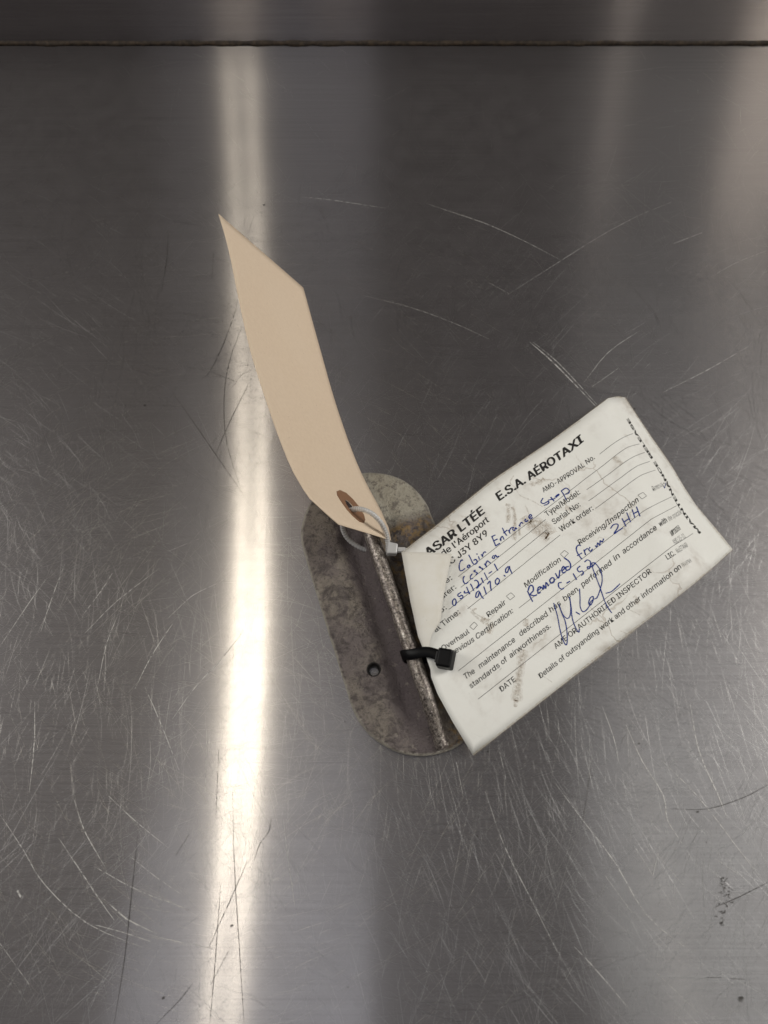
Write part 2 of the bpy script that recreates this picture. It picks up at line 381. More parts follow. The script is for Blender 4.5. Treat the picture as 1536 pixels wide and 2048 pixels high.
    'ink': [["Cabin",[[[0.2845,0.8003],[0.2813,0.8063],[0.2727,0.8005],[0.2648,0.7881],[0.2609,0.7718],[0.2673,0.765],[0.2758,0.7654]],[[0.2916,0.7657],[0.2862,0.7671],[0.2821,0.7608],[0.2863,0.7569],[0.2917,0.7635],[0.2904,0.7553]],[[0.3064,0.8036],[0.305,0.7846],[0.3021,0.757],[0.3067,0.7485],[0.3144,0.7518],[0.3154,0.7646],[0.3085,0.7682]],[[0.3269,0.7683],[0.3235,0.753]],[[0.3271,0.7837],[0.3274,0.7774]],[[0.3363,0.7672],[0.3361,0.7535],[0.3395,0.7608],[0.3464,0.765],[0.3497,0.7631],[0.3504,0.7575]]]],["Entrance",[[[0.3913,0.7979],[0.3886,0.7766],[0.3845,0.7497]],[[0.3899,0.7978],[0.4023,0.7919]],[[0.3894,0.7755],[0.4009,0.7706]],[[0.3837,0.7508],[0.3987,0.7476]],[[0.4075,0.764],[0.4055,0.7536],[0.4098,0.763],[0.4166,0.7647],[0.415,0.7472]],[[0.4303,0.797],[0.4282,0.7706],[0.4285,0.753]],[[0.4242,0.7738],[0.439,0.7735]],[[0.4416,0.7702],[0.4398,0.7509],[0.443,0.7641],[0.4535,0.7697],[0.4578,0.7641]],[[0.4593,0.7644],[0.4531,0.7595],[0.455,0.7484],[0.4624,0.7561],[0.4634,0.7461]],[[0.475,0.7574],[0.476,0.7474],[0.4776,0.7541],[0.4852,0.7597],[0.4878,0.7501]],[[0.5026,0.7601],[0.497,0.7562],[0.4987,0.7476],[0.506,0.7495]],[[0.5132,0.7538],[0.5221,0.756],[0.5203,0.7646],[0.5126,0.7588],[0.5131,0.7473],[0.5217,0.7456]]]],["Step",[[[0.5794,0.7931],[0.5677,0.7835],[0.5727,0.7695],[0.587,0.7656],[0.5865,0.7577],[0.5782,0.7567],[0.5697,0.7622]],[[0.6003,0.7757],[0.6025,0.7476]],[[0.5888,0.77],[0.6098,0.7562]],[[0.6098,0.7627],[0.6217,0.7594],[0.6258,0.7631],[0.6157,0.7643],[0.6146,0.7549]],[[0.6369,0.7714],[0.6373,0.7452],[0.6343,0.7178]],[[0.6387,0.7692],[0.6535,0.7666],[0.6576,0.7465],[0.6504,0.738],[0.6421,0.7438]]]],["Cessna",[[[0.2605,0.7374],[0.2535,0.7326],[0.2474,0.7173],[0.2474,0.7031],[0.2559,0.7011]],[[0.2814,0.7212],[0.2723,0.7172],[0.2678,0.7056],[0.2738,0.7008]],[[0.2953,0.7246],[0.2899,0.7261],[0.293,0.7076],[0.2864,0.7041]],[[0.3126,0.7224],[0.3086,0.7242],[0.3131,0.7058],[0.3091,0.7052]],[[0.3267,0.7207],[0.3246,0.699],[0.3282,0.7138],[0.3376,0.7216],[0.3396,0.714],[0.3406,0.701]],[[0.3627,0.7228],[0.3549,0.7171],[0.3579,0.708],[0.3643,0.7159],[0.3671,0.7138],[0.3661,0.7042],[0.373,0.7002]]]],["part",[[[0.195,0.6778],[0.1862,0.6745],[0.1789,0.6581],[0.1807,0.6475],[0.1897,0.6558],[0.1948,0.6704],[0.1944,0.6788]],[[0.2213,0.6835],[0.2096,0.6834],[0.208,0.671],[0.216,0.6683],[0.2149,0.6566],[0.2089,0.6541],[0.2054,0.6612]],[[0.2309,0.677],[0.2263,0.67],[0.2313,0.6612],[0.2372,0.6587]],[[0.2428,0.6866],[0.2379,0.665],[0.2344,0.6459]],[[0.2572,0.6869],[0.2537,0.668],[0.2489,0.6463]],[[0.2705,0.6845],[0.2751,0.6841],[0.2764,0.6722],[0.2723,0.6568],[0.2602,0.6472],[0.2709,0.6492],[0.2804,0.651]],[[0.2912,0.6748],[0.2852,0.6456]],[[0.308,0.6858],[0.3008,0.6445]],[[0.3155,0.6663],[0.327,0.6642]],[[0.347,0.6862],[0.3408,0.6466]]]],["hours",[[[0.2609,0.6289],[0.2515,0.6296],[0.2417,0.6141],[0.2478,0.6092],[0.2596,0.6237],[0.2566,0.6047],[0.2564,0.5825]],[[0.2791,0.6311],[0.2709,0.5902]],[[0.2914,0.6283],[0.303,0.6314],[0.2953,0.6105],[0.2888,0.5885]],[[0.3258,0.6188],[0.3164,0.615],[0.3122,0.6008],[0.318,0.5943],[0.3272,0.603],[0.3265,0.6201]],[[0.3468,0.6094],[0.3481,0.5986]],[[0.3735,0.6277],[0.3626,0.6262],[0.3563,0.6131],[0.362,0.609],[0.3757,0.6243],[0.3722,0.6116],[0.3691,0.5856]]]],["Removed",[[[0.385,0.4693],[0.3865,0.4421],[0.3896,0.4102]],[[0.3863,0.468],[0.3976,0.4815],[0.4062,0.4723],[0.4031,0.4522],[0.3898,0.4472],[0.3998,0.4298],[0.4097,0.4233]],[[0.414,0.4384],[0.4271,0.4373],[0.4278,0.4452],[0.4195,0.4455],[0.4155,0.4259],[0.4242,0.4208]],[[0.4316,0.4412],[0.4351,0.4243],[0.4399,0.441],[0.4438,0.4194],[0.4505,0.4429],[0.4556,0.42]],[[0.4724,0.4439],[0.4644,0.4392],[0.4666,0.4238],[0.4757,0.4208],[0.4795,0.4344],[0.4728,0.4455]],[[0.4892,0.4505],[0.494,0.4217],[0.507,0.4498]],[[0.5137,0.4389],[0.523,0.4426],[0.5212,0.453],[0.5121,0.4448],[0.5138,0.4278],[0.5229,0.4252]],[[0.5377,0.4366],[0.5278,0.4421],[0.5269,0.4277],[0.5391,0.4242],[0.5448,0.4382],[0.5437,0.4566],[0.5334,0.486]]]],["from",[[[0.5983,0.483],[0.592,0.4936],[0.5819,0.4882],[0.5793,0.4648],[0.5857,0.4257]],[[0.5744,0.4545],[0.5932,0.4512]],[[0.6023,0.4595],[0.6021,0.4313],[0.6033,0.452],[0.6152,0.4532]],[[0.6243,0.4506],[0.6175,0.4444],[0.6218,0.4311],[0.6299,0.4362]],[[0.6415,0.4421],[0.6445,0.4302],[0.652,0.4446],[0.6554,0.4279],[0.6621,0.4454],[0.6669,0.4338],[0.6746,0.4435]]]],["zhh",[[[0.7058,0.4626],[0.7182,0.468],[0.7302,0.4561],[0.7266,0.4429],[0.7108,0.4305],[0.7241,0.4282],[0.7417,0.4249]],[[0.748,0.4653],[0.7512,0.4201]],[[0.7668,0.4729],[0.7684,0.4214]],[[0.7486,0.4451],[0.7672,0.4402]],[[0.7851,0.4665],[0.7846,0.4241]],[[0.8001,0.4644],[0.8009,0.4141]],[[0.7842,0.4461],[0.8013,0.4396]]]],["c152",[[[0.4987,0.3949],[0.4887,0.4008],[0.4848,0.385],[0.4905,0.3682],[0.4983,0.3668]],[[0.5122,0.3767],[0.5249,0.3748]],[[0.5433,0.3958],[0.5456,0.3602]],[[0.5735,0.4049],[0.5612,0.4018],[0.5634,0.3842],[0.5734,0.3785],[0.5732,0.3653],[0.5645,0.3632]],[[0.5907,0.4074],[0.6021,0.407],[0.6089,0.3889],[0.6003,0.3688],[0.5925,0.3701],[0.5948,0.3789],[0.6077,0.3657],[0.6226,0.3726]]]],["signature",[[[0.4494,0.3395],[0.447,0.3157],[0.4406,0.2729],[0.4286,0.2237],[0.4182,0.1757],[0.4171,0.1466],[0.426,0.1545],[0.4433,0.195],[0.4548,0.2375],[0.4576,0.2735],[0.4619,0.3185]],[[0.4624,0.3199],[0.4588,0.2761],[0.4609,0.2504],[0.4664,0.2384],[0.4773,0.2439],[0.4917,0.2751],[0.5008,0.3114],[0.4998,0.3162]],[[0.5018,0.3104],[0.4912,0.2679],[0.4791,0.2301],[0.4719,0.1904],[0.4709,0.1554],[0.4785,0.1669]],[[0.4974,0.2396],[0.5041,0.2184]],[[0.5419,0.3179],[0.5311,0.2832],[0.5176,0.247],[0.5163,0.2208],[0.5279,0.2159],[0.5457,0.2242]],[[0.5457,0.2242],[0.5457,0.2361],[0.558,0.2504],[0.5678,0.2476],[0.5604,0.2319],[0.5475,0.2222],[0.5494,0.2321],[0.5629,0.2371],[0.5672,0.2344]],[[0.5672,0.2344],[0.5776,0.233],[0.5997,0.2565],[0.6175,0.2844],[0.6261,0.3217],[0.6225,0.3636],[0.6132,0.3807],[0.6076,0.36],[0.6041,0.3065],[0.5997,0.2565],[0.5903,0.1947],[0.5879,0.157],[0.5886,0.1321]],[[0.6063,0.2232],[0.6239,0.2135],[0.6441,0.2152],[0.6594,0.2183]]]],["check",[[[0.9192,0.4696],[0.9188,0.4549],[0.9335,0.4744]]]]],
    'stains': [["b",0.5,[[0.5234,0.9029],[0.5247,0.8666],[0.5437,0.8224],[0.5644,0.762],[0.5807,0.7114],[0.5946,0.6565]]],["r",1.6,[[0.4812,0.871],[0.47,0.837],[0.4523,0.7981]]],["r",1.8,[[0.4857,0.8467],[0.4842,0.8206],[0.4689,0.7776],[0.4362,0.7103]]],["r",1.2,[[0.4734,0.7507],[0.4578,0.7127]]],["b",0.5,[[0.5231,0.8169],[0.5206,0.7913],[0.5167,0.7624]]],["b",3.2,[[0.2985,0.2612],[0.2589,0.1894],[0.2323,0.1483],[0.1998,0.0827]]],["b",1.8,[[0.3498,0.3665],[0.339,0.3383]]],["b",0.35,[[0.3027,0.1119],[0.3128,0.0797],[0.3217,0.0442]]],["b",0.6,[[0.2058,0.6114],[0.215,0.5377],[0.2396,0.4834],[0.2601,0.4869]]],["b",0.8,[[0.2039,0.5727],[0.2203,0.4829]]],["r",1.2,[[0.2108,0.5742],[0.2236,0.5673]]],["b",4.5,[[0.5,0.7757],[0.5034,0.7033],[0.5235,0.6204]]],["r",2.0,[[0.5158,0.6248],[0.5194,0.6036]]],["b",0.3,[[0.9783,0.3535],[0.992,0.3043]]],["b",3.0,[[0.9674,0.7196],[0.9719,0.6762]]],["b",2.5,[[0.8059,0.7327],[0.8164,0.6768]]],["b",0.5,[[0.5255,0.9084],[0.5184,0.9428],[0.5382,0.961]]],["r",2.2,[[0.5679,0.8913],[0.5787,0.8722],[0.612,0.8644]]],["b",4.0,[[0.5113,0.743],[0.5352,0.6755],[0.5362,0.6171]]],["r",0.6,[[0.5169,0.6229],[0.5197,0.6076]]],["b",0.5,[[0.6403,0.0901],[0.6502,0.0671],[0.66,0.0401]]],["b",0.5,[[0.5829,0.0376],[0.5979,0.0006]]],["b",1.5,[[0.6745,0.1326],[0.6764,0.1105],[0.6665,0.0933]]],["b",2.0,[[0.186,0.0642],[0.2012,0.0861]]],["r",0.4,[[0.2064,0.2516],[0.2148,0.2559]]],["r",0.3,[[0.0898,0.2564],[0.0901,0.247]]],["b",2.4,[[0.2189,0.5148],[0.2373,0.4561],[0.223,0.4282]]]],
    'manila': {"nu":7,"nv":17,"g":[-74.63,255.73,56.0,-70.94,244.33,56.0,-67.8,233.22,56.0,-65.16,222.39,56.0,-62.65,211.83,56.0,-60.1,201.51,55.99,-57.61,191.57,55.81,-55.03,182.11,55.42,-52.18,173.07,54.9,-49.17,164.32,54.33,-46.17,155.81,53.78,-43.21,147.6,53.14,-40.14,139.62,52.4,-36.89,131.79,51.56,-32.93,123.98,50.58,-27.6,116.13,49.32,-22.52,108.68,48.0,-69.83,257.38,46.8,-66.3,246.01,46.84,-63.26,234.92,46.88,-60.65,224.11,46.91,-58.16,213.59,46.96,-55.65,203.3,47.01,-53.19,193.37,46.93,-50.62,183.88,46.69,-47.82,174.78,46.36,-44.86,165.98,46.0,-41.89,157.41,45.67,-38.92,149.11,45.29,-35.81,141.01,44.85,-32.46,133.05,44.34,-28.53,125.15,43.75,-23.48,117.29,42.94,-18.65,109.84,42.08,-64.79,258.77,37.6,-61.42,247.43,37.68,-58.45,236.36,37.75,-55.86,225.59,37.83,-53.37,215.1,37.91,-50.87,204.86,38.02,-48.42,194.95,38.04,-45.87,185.43,37.96,-43.1,176.29,37.82,-40.19,167.44,37.68,-37.25,158.83,37.56,-34.28,150.45,37.44,-31.12,142.24,37.3,-27.66,134.16,37.12,-23.76,126.18,36.91,-19.02,118.31,36.56,-14.45,110.9,36.17,-59.69,260.1,28.4,-56.43,248.76,28.52,-53.5,237.7,28.63,-50.88,226.93,28.74,-48.35,216.47,28.87,-45.84,206.27,29.03,-43.36,196.36,29.16,-40.78,186.82,29.23,-38.01,177.63,29.28,-35.14,168.74,29.35,-32.21,160.07,29.45,-29.21,151.61,29.59,-25.97,143.29,29.74,-22.38,135.09,29.9,-18.51,127.03,30.08,-14.07,119.16,30.18,-9.75,111.77,30.25,-54.26,261.06,19.2,-51.12,249.74,19.36,-48.22,238.69,19.5,-45.55,227.96,19.65,-42.96,217.53,19.83,-40.42,207.37,20.05,-37.91,197.49,20.27,-35.31,187.93,20.5,-32.54,178.71,20.74,-29.69,169.79,21.02,-26.78,161.1,21.34,-23.75,152.58,21.73,-20.43,144.15,22.19,-16.73,135.84,22.68,-12.88,127.72,23.24,-8.77,119.86,23.8,-4.73,112.52,24.33,-48.48,261.62,10.0,-45.45,250.33,10.19,-42.58,239.32,10.38,-39.86,228.63,10.57,-37.22,218.26,10.79,-34.65,208.16,11.06,-32.11,198.32,11.39,-29.48,188.78,11.77,-26.73,179.55,12.2,-23.92,170.63,12.69,-21.03,161.93,13.23,-17.98,153.36,13.88,-14.6,144.85,14.64,-10.78,136.45,15.46,-6.99,128.28,16.41,-3.23,120.47,17.42,0.5,113.19,18.42,-42.36,261.81,0.8,-39.45,250.58,1.03,-36.61,239.62,1.25,-33.84,228.97,1.48,-31.13,218.68,1.74,-28.53,208.66,2.07,-25.96,198.89,2.5,-23.31,189.37,3.04,-20.57,180.16,3.67,-17.81,171.25,4.36,-14.95,162.56,5.12,-11.89,153.96,6.03,-8.46,145.39,7.09,-4.53,136.91,8.24,-0.8,128.72,9.58,2.57,120.97,11.04,5.97,113.78,12.5]},
    'manila_corner': [[0.0,0.93],[0.2075,1.0024],[0.9077,1.0007],[0.9813,0.938],[1.0,0.865]],
    'patch': [[0.4999,0.8569],[0.5573,0.8446],[0.6285,0.8468],[0.6761,0.8638],[0.7093,0.889],[0.711,0.9184],[0.6844,0.9415],[0.6312,0.9585],[0.5769,0.959],[0.5275,0.9431],[0.4934,0.9203],[0.4823,0.8914],[0.4788,0.8733]],
    'patchhole': [[0.5472,0.8836],[0.5758,0.8784],[0.6008,0.8814],[0.6188,0.8924],[0.6296,0.9031],[0.6302,0.9151],[0.6084,0.9224],[0.5701,0.9217],[0.54,0.913],[0.536,0.8994]],
    'bright': [[1.3,[[23.7,322.2],[29.6,319.5],[35.5,316.9],[41.3,314.2],[46.7,311.8],[52.0,309.3],[57.7,306.4],[63.9,302.7],[70.5,298.5],[76.8,294.3],[82.9,290.0],[88.8,285.7],[94.6,281.4]]],[1,[[64.4,257.7],[74.9,265.8],[85.7,274.0],[95.4,281.4],[103.3,287.4],[110.1,292.6],[116.9,297.5],[124.2,302.6],[131.6,307.4],[138.9,312.0],[146.2,316.0],[153.6,319.7],[161.0,323.4]]],[1.4,[[-47.2,327.3],[-42.0,326.7],[-36.7,326.0],[-30.0,325.0],[-20.7,323.2],[-10.0,321.0],[0.7,318.8]]],[2.6,[[73.8,227.5],[77.6,223.3],[81.3,219.0],[85.6,213.6],[90.9,206.3],[96.8,197.9],[102.5,189.7]]],[1.6,[[75.4,227.5],[79.2,223.6],[82.9,219.7],[87.2,214.6],[92.3,207.3],[97.9,198.8],[103.3,190.5]]],[1.1,[[98.0,202.8],[102.7,209.0],[107.3,215.3],[112.3,221.0],[117.8,225.8],[123.6,230.0],[129.5,234.2]]],[1.1,[[102.3,201.0],[116.5,211.8]]],[1.1,[[136.2,197.5],[143.8,201.6],[151.5,205.7],[159.3,210.0],[167.2,214.7],[175.3,219.7],[183.4,224.7]]],[1.8,[[156.8,292.8],[174.0,300.8]]],[0.8,[[-12.1,257.7],[-3.4,255.1],[5.1,252.5],[13.3,249.7],[21.0,246.6],[28.2,243.3],[35.0,239.9],[41.4,236.5],[47.3,232.9],[53.2,229.4]]],[0.9,[[173.3,269.9],[178.1,273.1],[182.9,276.2],[188.1,279.3],[193.8,282.2],[200.0,285.0],[206.2,287.8]]],[0.8,[[55.3,265.8],[65.2,258.7]]],[1.1,[[-160.2,73.0],[-157.5,79.2],[-154.7,85.5],[-152.2,91.0],[-150.2,95.2],[-148.4,98.6],[-146.6,102.1]]],[1.0,[[-144.8,78.2],[-144.2,83.2],[-143.6,88.2],[-142.8,93.2],[-142.0,98.4],[-141.0,103.6],[-140.0,108.8]]],[1.1,[[-128.2,85.6],[-126.2,89.2],[-124.1,92.8],[-122.3,96.1],[-120.9,99.0],[-119.7,101.7],[-118.6,104.3]]],[0.9,[[-126.2,77.5],[-122.5,82.2],[-118.8,87.0],[-114.6,91.8],[-109.5,96.6],[-103.9,101.6],[-98.3,106.6]]],[1.4,[[-85.0,42.5],[-82.4,46.8],[-79.9,51.1],[-77.2,55.1],[-74.3,58.8],[-71.2,62.2],[-68.2,65.8],[-65.2,70.0],[-62.1,74.4],[-59.1,78.9]]],[0.9,[[-117.2,51.9],[-117.0,58.7],[-116.8,65.8],[-116.4,72.0],[-115.6,76.7],[-114.6,80.6],[-113.5,84.6]]],[1.2,[[-137.0,14.8],[-137.5,20.8],[-138.0,26.9],[-138.7,32.8],[-139.5,38.4],[-140.6,43.8],[-141.6,49.3]]],[1.1,[[-97.8,55.1],[-95.7,51.6],[-93.6,48.1],[-91.0,43.5],[-87.6,37.3],[-83.8,30.1],[-80.1,23.1]]],[1.3,[[-101.7,54.5],[-100.2,58.9],[-98.6,63.4],[-96.8,67.9],[-94.6,72.4],[-92.1,77.1],[-89.6,81.7]]],[1,[[-92.0,83.9],[-88.9,87.4],[-85.8,90.9],[-82.7,94.0],[-79.4,96.1],[-76.0,97.8],[-72.7,99.5]]],[0.9,[[-97.0,113.8],[-82.6,120.4]]],[1,[[-69.1,14.8],[-70.8,38.4]]],[1.3,[[-122.8,-1.1],[-119.8,-4.3],[-116.9,-7.6],[-113.7,-11.0],[-110.2,-14.9],[-106.5,-19.0],[-103.2,-22.5],[-100.7,-25.2],[-98.6,-27.3],[-96.5,-29.4]]],[1.2,[[-119.2,12.3],[-117.2,8.2],[-115.1,4.2],[-112.7,0.3],[-109.8,-3.5],[-106.7,-7.3],[-103.6,-11.0]]],[1.2,[[-108.0,-10.7],[-102.3,-13.3],[-96.7,-16.0],[-90.9,-18.4],[-84.8,-20.6],[-78.5,-22.5],[-72.3,-24.4]]],[1.7,[[-102.7,-21.3],[-99.5,-23.6],[-96.4,-25.8],[-93.2,-27.9],[-89.5,-29.5],[-85.7,-31.0],[-81.9,-32.5]]],[1.2,[[-80.4,-33.7],[-60.4,-37.3]]],[1,[[-146.7,7.1],[-142.8,3.0],[-139.0,-1.1],[-135.3,-5.1],[-132.1,-9.0],[-129.0,-12.9],[-125.0,-16.8],[-119.6,-21.2],[-113.5,-25.6],[-107.0,-29.4],[-100.3,-32.2],[-93.3,-34.5],[-86.3,-36.7]]],[1.1,[[-106.7,14.1],[-102.5,10.8],[-98.3,7.5],[-94.1,4.4],[-89.8,1.4],[-85.4,-1.5],[-81.1,-4.4]]],[1,[[-95.4,-7.1],[-91.6,-9.5],[-87.9,-12.0],[-84.3,-14.3],[-80.8,-16.3],[-77.5,-18.2],[-74.2,-20.0]]],[1,[[-137.5,-35.5],[-124.5,-48.0]]],[1,[[-108.6,-28.8],[-104.0,-29.8],[-99.4,-30.8],[-94.7,-31.9],[-89.7,-33.2],[-84.5,-34.7],[-79.4,-36.1]]],[0.9,[[-38.4,5.7],[-37.4,-0.1],[-36.3,-5.8],[-35.3,-11.0],[-34.3,-15.6],[-33.4,-19.7],[-32.5,-23.8]]],[5,[[-134.7,-18.7],[-132.8,-21.0]]],[1.3,[[65.9,19.2],[69.1,14.5],[72.3,9.9],[75.6,5.1],[79.2,0.3],[82.8,-4.6],[86.3,-9.8],[89.2,-15.5],[92.0,-21.4],[95.4,-26.7],[99.8,-31.0],[104.9,-34.7],[109.9,-38.4]]],[1.2,[[108.3,27.6],[112.7,22.8],[117.1,18.1],[121.2,13.2],[125.0,7.8],[128.5,2.3],[131.6,-2.8],[134.4,-7.0],[136.8,-10.8],[139.3,-14.6]]],[1.6,[[124.0,48.4],[124.0,42.4],[123.9,36.4],[124.3,30.7],[125.5,25.0],[127.2,19.4],[128.7,14.7],[129.6,11.1],[130.2,8.3],[130.9,5.5]]],[1.7,[[96.9,40.2],[98.4,35.4],[99.9,30.6],[101.5,26.1],[103.7,21.8],[106.1,17.7],[107.7,13.9],[108.1,10.7],[107.8,7.9],[107.9,5.1],[109.1,2.4],[110.6,-0.2],[112.1,-2.8]]],[1.1,[[68.0,-36.5],[70.6,-39.1],[73.2,-41.7],[75.9,-44.7],[79.0,-48.1],[82.2,-51.9],[85.4,-55.7]]],[1,[[81.9,-13.9],[90.2,-26.0]]],[0.9,[[96.4,-44.7],[108.9,-56.3]]],[1.3,[[99.5,-13.9],[102.6,-6.3]]],[1.2,[[94.7,-4.9],[99.3,-13.2]]],[1,[[102.5,-7.0],[110.5,-17.3]]],[1.1,[[88.0,48.4],[89.2,43.9],[90.4,39.5],[91.3,35.5],[91.8,31.9],[91.9,28.6],[92.1,25.3]]],[0.9,[[39.1,15.4],[41.0,9.1],[42.8,2.8],[45.1,-3.5],[47.9,-9.9],[51.2,-16.4],[54.4,-22.7],[57.3,-28.9],[60.3,-35.0],[63.1,-40.9]]],[1,[[123.6,-8.1],[133.1,-14.6]]],[1,[[45.4,31.5],[47.4,20.0]]],[1,[[28.4,26.1],[30.6,13.2]]]],
    'dark': [[[-93.1,1.6],[-93.0,-4.2],[-92.8,-9.9],[-92.7,-16.2],[-92.5,-23.6],[-92.3,-31.5],[-92.2,-39.1],[-92.4,-46.2],[-92.7,-52.9],[-93.0,-59.6]],[[-58.6,15.5],[-57.6,6.4],[-56.7,-2.4],[-55.6,-11.0],[-54.4,-19.5],[-53.1,-27.9],[-51.8,-36.1],[-50.6,-44.1],[-49.4,-51.9],[-48.2,-59.6]],[[-48.5,-9.0],[-48.0,-7.0],[-47.4,-4.9],[-46.7,-3.1],[-45.7,-1.6],[-44.6,-0.4],[-43.7,1.0],[-43.3,2.5],[-43.1,4.1],[-42.9,5.7]],[[-67.0,-47.4],[-68.3,-49.1],[-69.6,-50.7],[-71.2,-52.6],[-73.4,-54.8],[-76.0,-57.2],[-78.5,-59.6]],[[-50.8,-8.4],[-51.9,-11.2],[-53.0,-14.1],[-54.4,-17.5],[-56.3,-22.1],[-58.5,-27.1],[-60.3,-31.3],[-61.3,-33.7],[-61.9,-35.2],[-62.6,-36.7]],[[-65.3,30.6],[-64.1,5.7]],[[-73.6,0.3],[-77.9,-7.1]],[[-60.2,-16.8],[-60.1,-25.7],[-60.0,-34.4],[-59.9,-42.1],[-59.9,-48.5],[-60.0,-54.1],[-60.0,-59.6]],[[-55.5,-37.9],[-60.8,-48.0]],[[-76.3,254.2],[-76.4,252.0],[-76.5,249.9],[-76.9,246.4],[-78.0,240.7],[-79.4,233.7],[-80.9,227.0],[-82.6,220.7],[-84.5,214.6],[-86.2,209.9],[-87.5,207.5],[-88.7,206.5],[-89.9,205.4]],[[-86.2,209.9],[-72.1,203.4]],[[-118.0,301.2],[-117.4,294.3],[-116.8,287.5],[-116.4,280.6],[-116.3,273.7],[-116.4,266.7],[-116.5,259.8]],[[-103.3,197.4],[-95.6,186.6],[-88.1,176.0],[-81.1,166.0],[-74.7,157.0],[-68.8,148.6],[-63.0,140.3]],[[-79.8,160.6],[-77.8,167.6],[-75.8,174.8],[-73.6,181.9],[-71.2,189.0],[-68.7,196.1],[-66.2,203.4]],[[-72.4,238.8],[-74.2,230.5],[-76.0,222.4],[-77.3,214.5],[-77.9,207.1],[-78.1,200.0],[-77.8,192.5],[-77.1,184.6],[-75.9,176.4],[-74.0,167.9],[-71.0,158.8],[-67.4,149.4],[-63.8,140.3]],[[-91.8,286.6],[-90.9,267.8]],[[109.4,9.1],[114.4,9.0],[119.5,8.8],[124.4,9.1],[129.4,10.2],[134.3,11.7],[138.8,13.2],[142.5,14.7],[145.7,16.2],[149.0,17.7]],[[120.7,-24.1],[123.8,-23.0],[127.0,-21.9],[130.4,-20.7],[134.0,-19.2],[137.9,-17.6],[141.7,-16.0]],[[113.7,-45.9],[118.8,-45.9]],[[122.0,-46.3],[126.7,-46.4]],[[80.9,23.8],[75.4,3.7]]],
}


# ------------------------------------------------------------------ bench
M_counter = steel('scratched brushed steel', (1, 0, 0))
M_splash = steel('brushed steel wall', (1, 0, 0), False, 0.20, 0.12)
YB = 0.4592


def bevel_box(name, x0, x1, y0, y1, z0, z1, bev, mat, parent=None):
    bm = bmesh.new()
    bmesh.ops.create_cube(bm, size=1)
    for v in bm.verts:
        v.co = Vector(((x0 + x1) / 2 + v.co.x * (x1 - x0), (y0 + y1) / 2 + v.co.y * (y1 - y0), (z0 + z1) / 2 + v.co.z * (z1 - z0)))
    if bev > 0:
        bmesh.ops.bevel(bm, geom=bm.edges[:], offset=bev, segments=3, profile=0.5, affect='EDGES')
    me = bpy.data.meshes.new(name)
    bm.to_mesh(me)
    bm.free()
    return link(name, me, mat, parent)


counter = bevel_box('countertop', -0.75, 0.75, -0.30, YB - 0.0012, -0.04, 0.0, 0.001, M_counter)
tag(counter, kind='structure')
# steel wall panel standing behind the bench
prof = [(YB + 0.022, -0.04), (YB, -0.04), (YB, 0.15), (YB + 0.022, 0.15)]
V, F = [], []
for x in (-0.75, 0.75):
    V += [(x, y, z) for y, z in prof]
n = len(prof)
for i in range(n):
    F.append([i, (i + 1) % n, (i + 1) % n + n, i + n])
F += [list(range(n))[::-1], list(range(n, 2 * n))]
splash = pydata('backsplash', V, F, M_splash)
tag(splash, kind='structure')

# joint bead: grime, and the wall's dark reflection painted as a strip
b = NT('joint grime and dark reflection')
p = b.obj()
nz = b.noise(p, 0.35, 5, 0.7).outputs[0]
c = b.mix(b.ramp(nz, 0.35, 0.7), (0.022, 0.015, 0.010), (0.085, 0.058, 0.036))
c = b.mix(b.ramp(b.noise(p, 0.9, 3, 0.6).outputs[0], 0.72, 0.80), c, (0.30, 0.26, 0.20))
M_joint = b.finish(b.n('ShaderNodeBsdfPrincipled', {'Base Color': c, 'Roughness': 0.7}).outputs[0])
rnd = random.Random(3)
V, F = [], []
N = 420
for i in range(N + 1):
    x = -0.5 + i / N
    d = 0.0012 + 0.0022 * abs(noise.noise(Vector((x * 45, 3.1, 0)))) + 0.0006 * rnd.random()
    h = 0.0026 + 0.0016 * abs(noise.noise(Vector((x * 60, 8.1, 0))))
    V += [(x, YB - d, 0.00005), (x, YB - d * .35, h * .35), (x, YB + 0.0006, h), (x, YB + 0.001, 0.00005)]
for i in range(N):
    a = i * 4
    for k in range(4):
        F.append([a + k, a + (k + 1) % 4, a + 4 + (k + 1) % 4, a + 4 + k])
tag(pydata('joint_dark_bead', V, F, M_joint, counter, True))

# deep scratches and dark hairlines in the sheet
M_bright = NT('bright scratch')
g = M_bright.n('ShaderNodeBsdfAnisotropic', {'Color': (0.75, 0.73, 0.70, 1), 'Roughness': 0.62, 'Anisotropy': 0.0}, distribution='GGX').outputs[0]
dd = M_bright.n('ShaderNodeBsdfDiffuse', {'Color': (0.40, 0.39, 0.375, 1)}).outputs[0]
nz = M_bright.noise(M_bright.obj(), 0.5, 4, 0.7).outputs[0]
tr = M_bright.n('ShaderNodeBsdfTransparent').outputs[0]
mx = M_bright.shmix(0.3, g, dd)
M_bright = M_bright.finish(M_bright.shmix(M_bright.ramp(nz, 0.34, 0.60, 0.1, 0.9), tr, mx))
M_dark = NT('dark hairline')
nz = M_dark.noise(M_dark.obj(), 0.35, 4, 0.7).outputs[0]
dd = M_dark.n('ShaderNodeBsdfPrincipled', {'Base Color': (0.05, 0.045, 0.04, 1), 'Roughness': 0.5, 'Metallic': 0.3}).outputs[0]
tr = M_dark.n('ShaderNodeBsdfTransparent').outputs[0]
M_dark = M_dark.finish(M_dark.shmix(M_dark.ramp(nz, 0.30, 0.55, 0.25, 0.9), tr, dd))


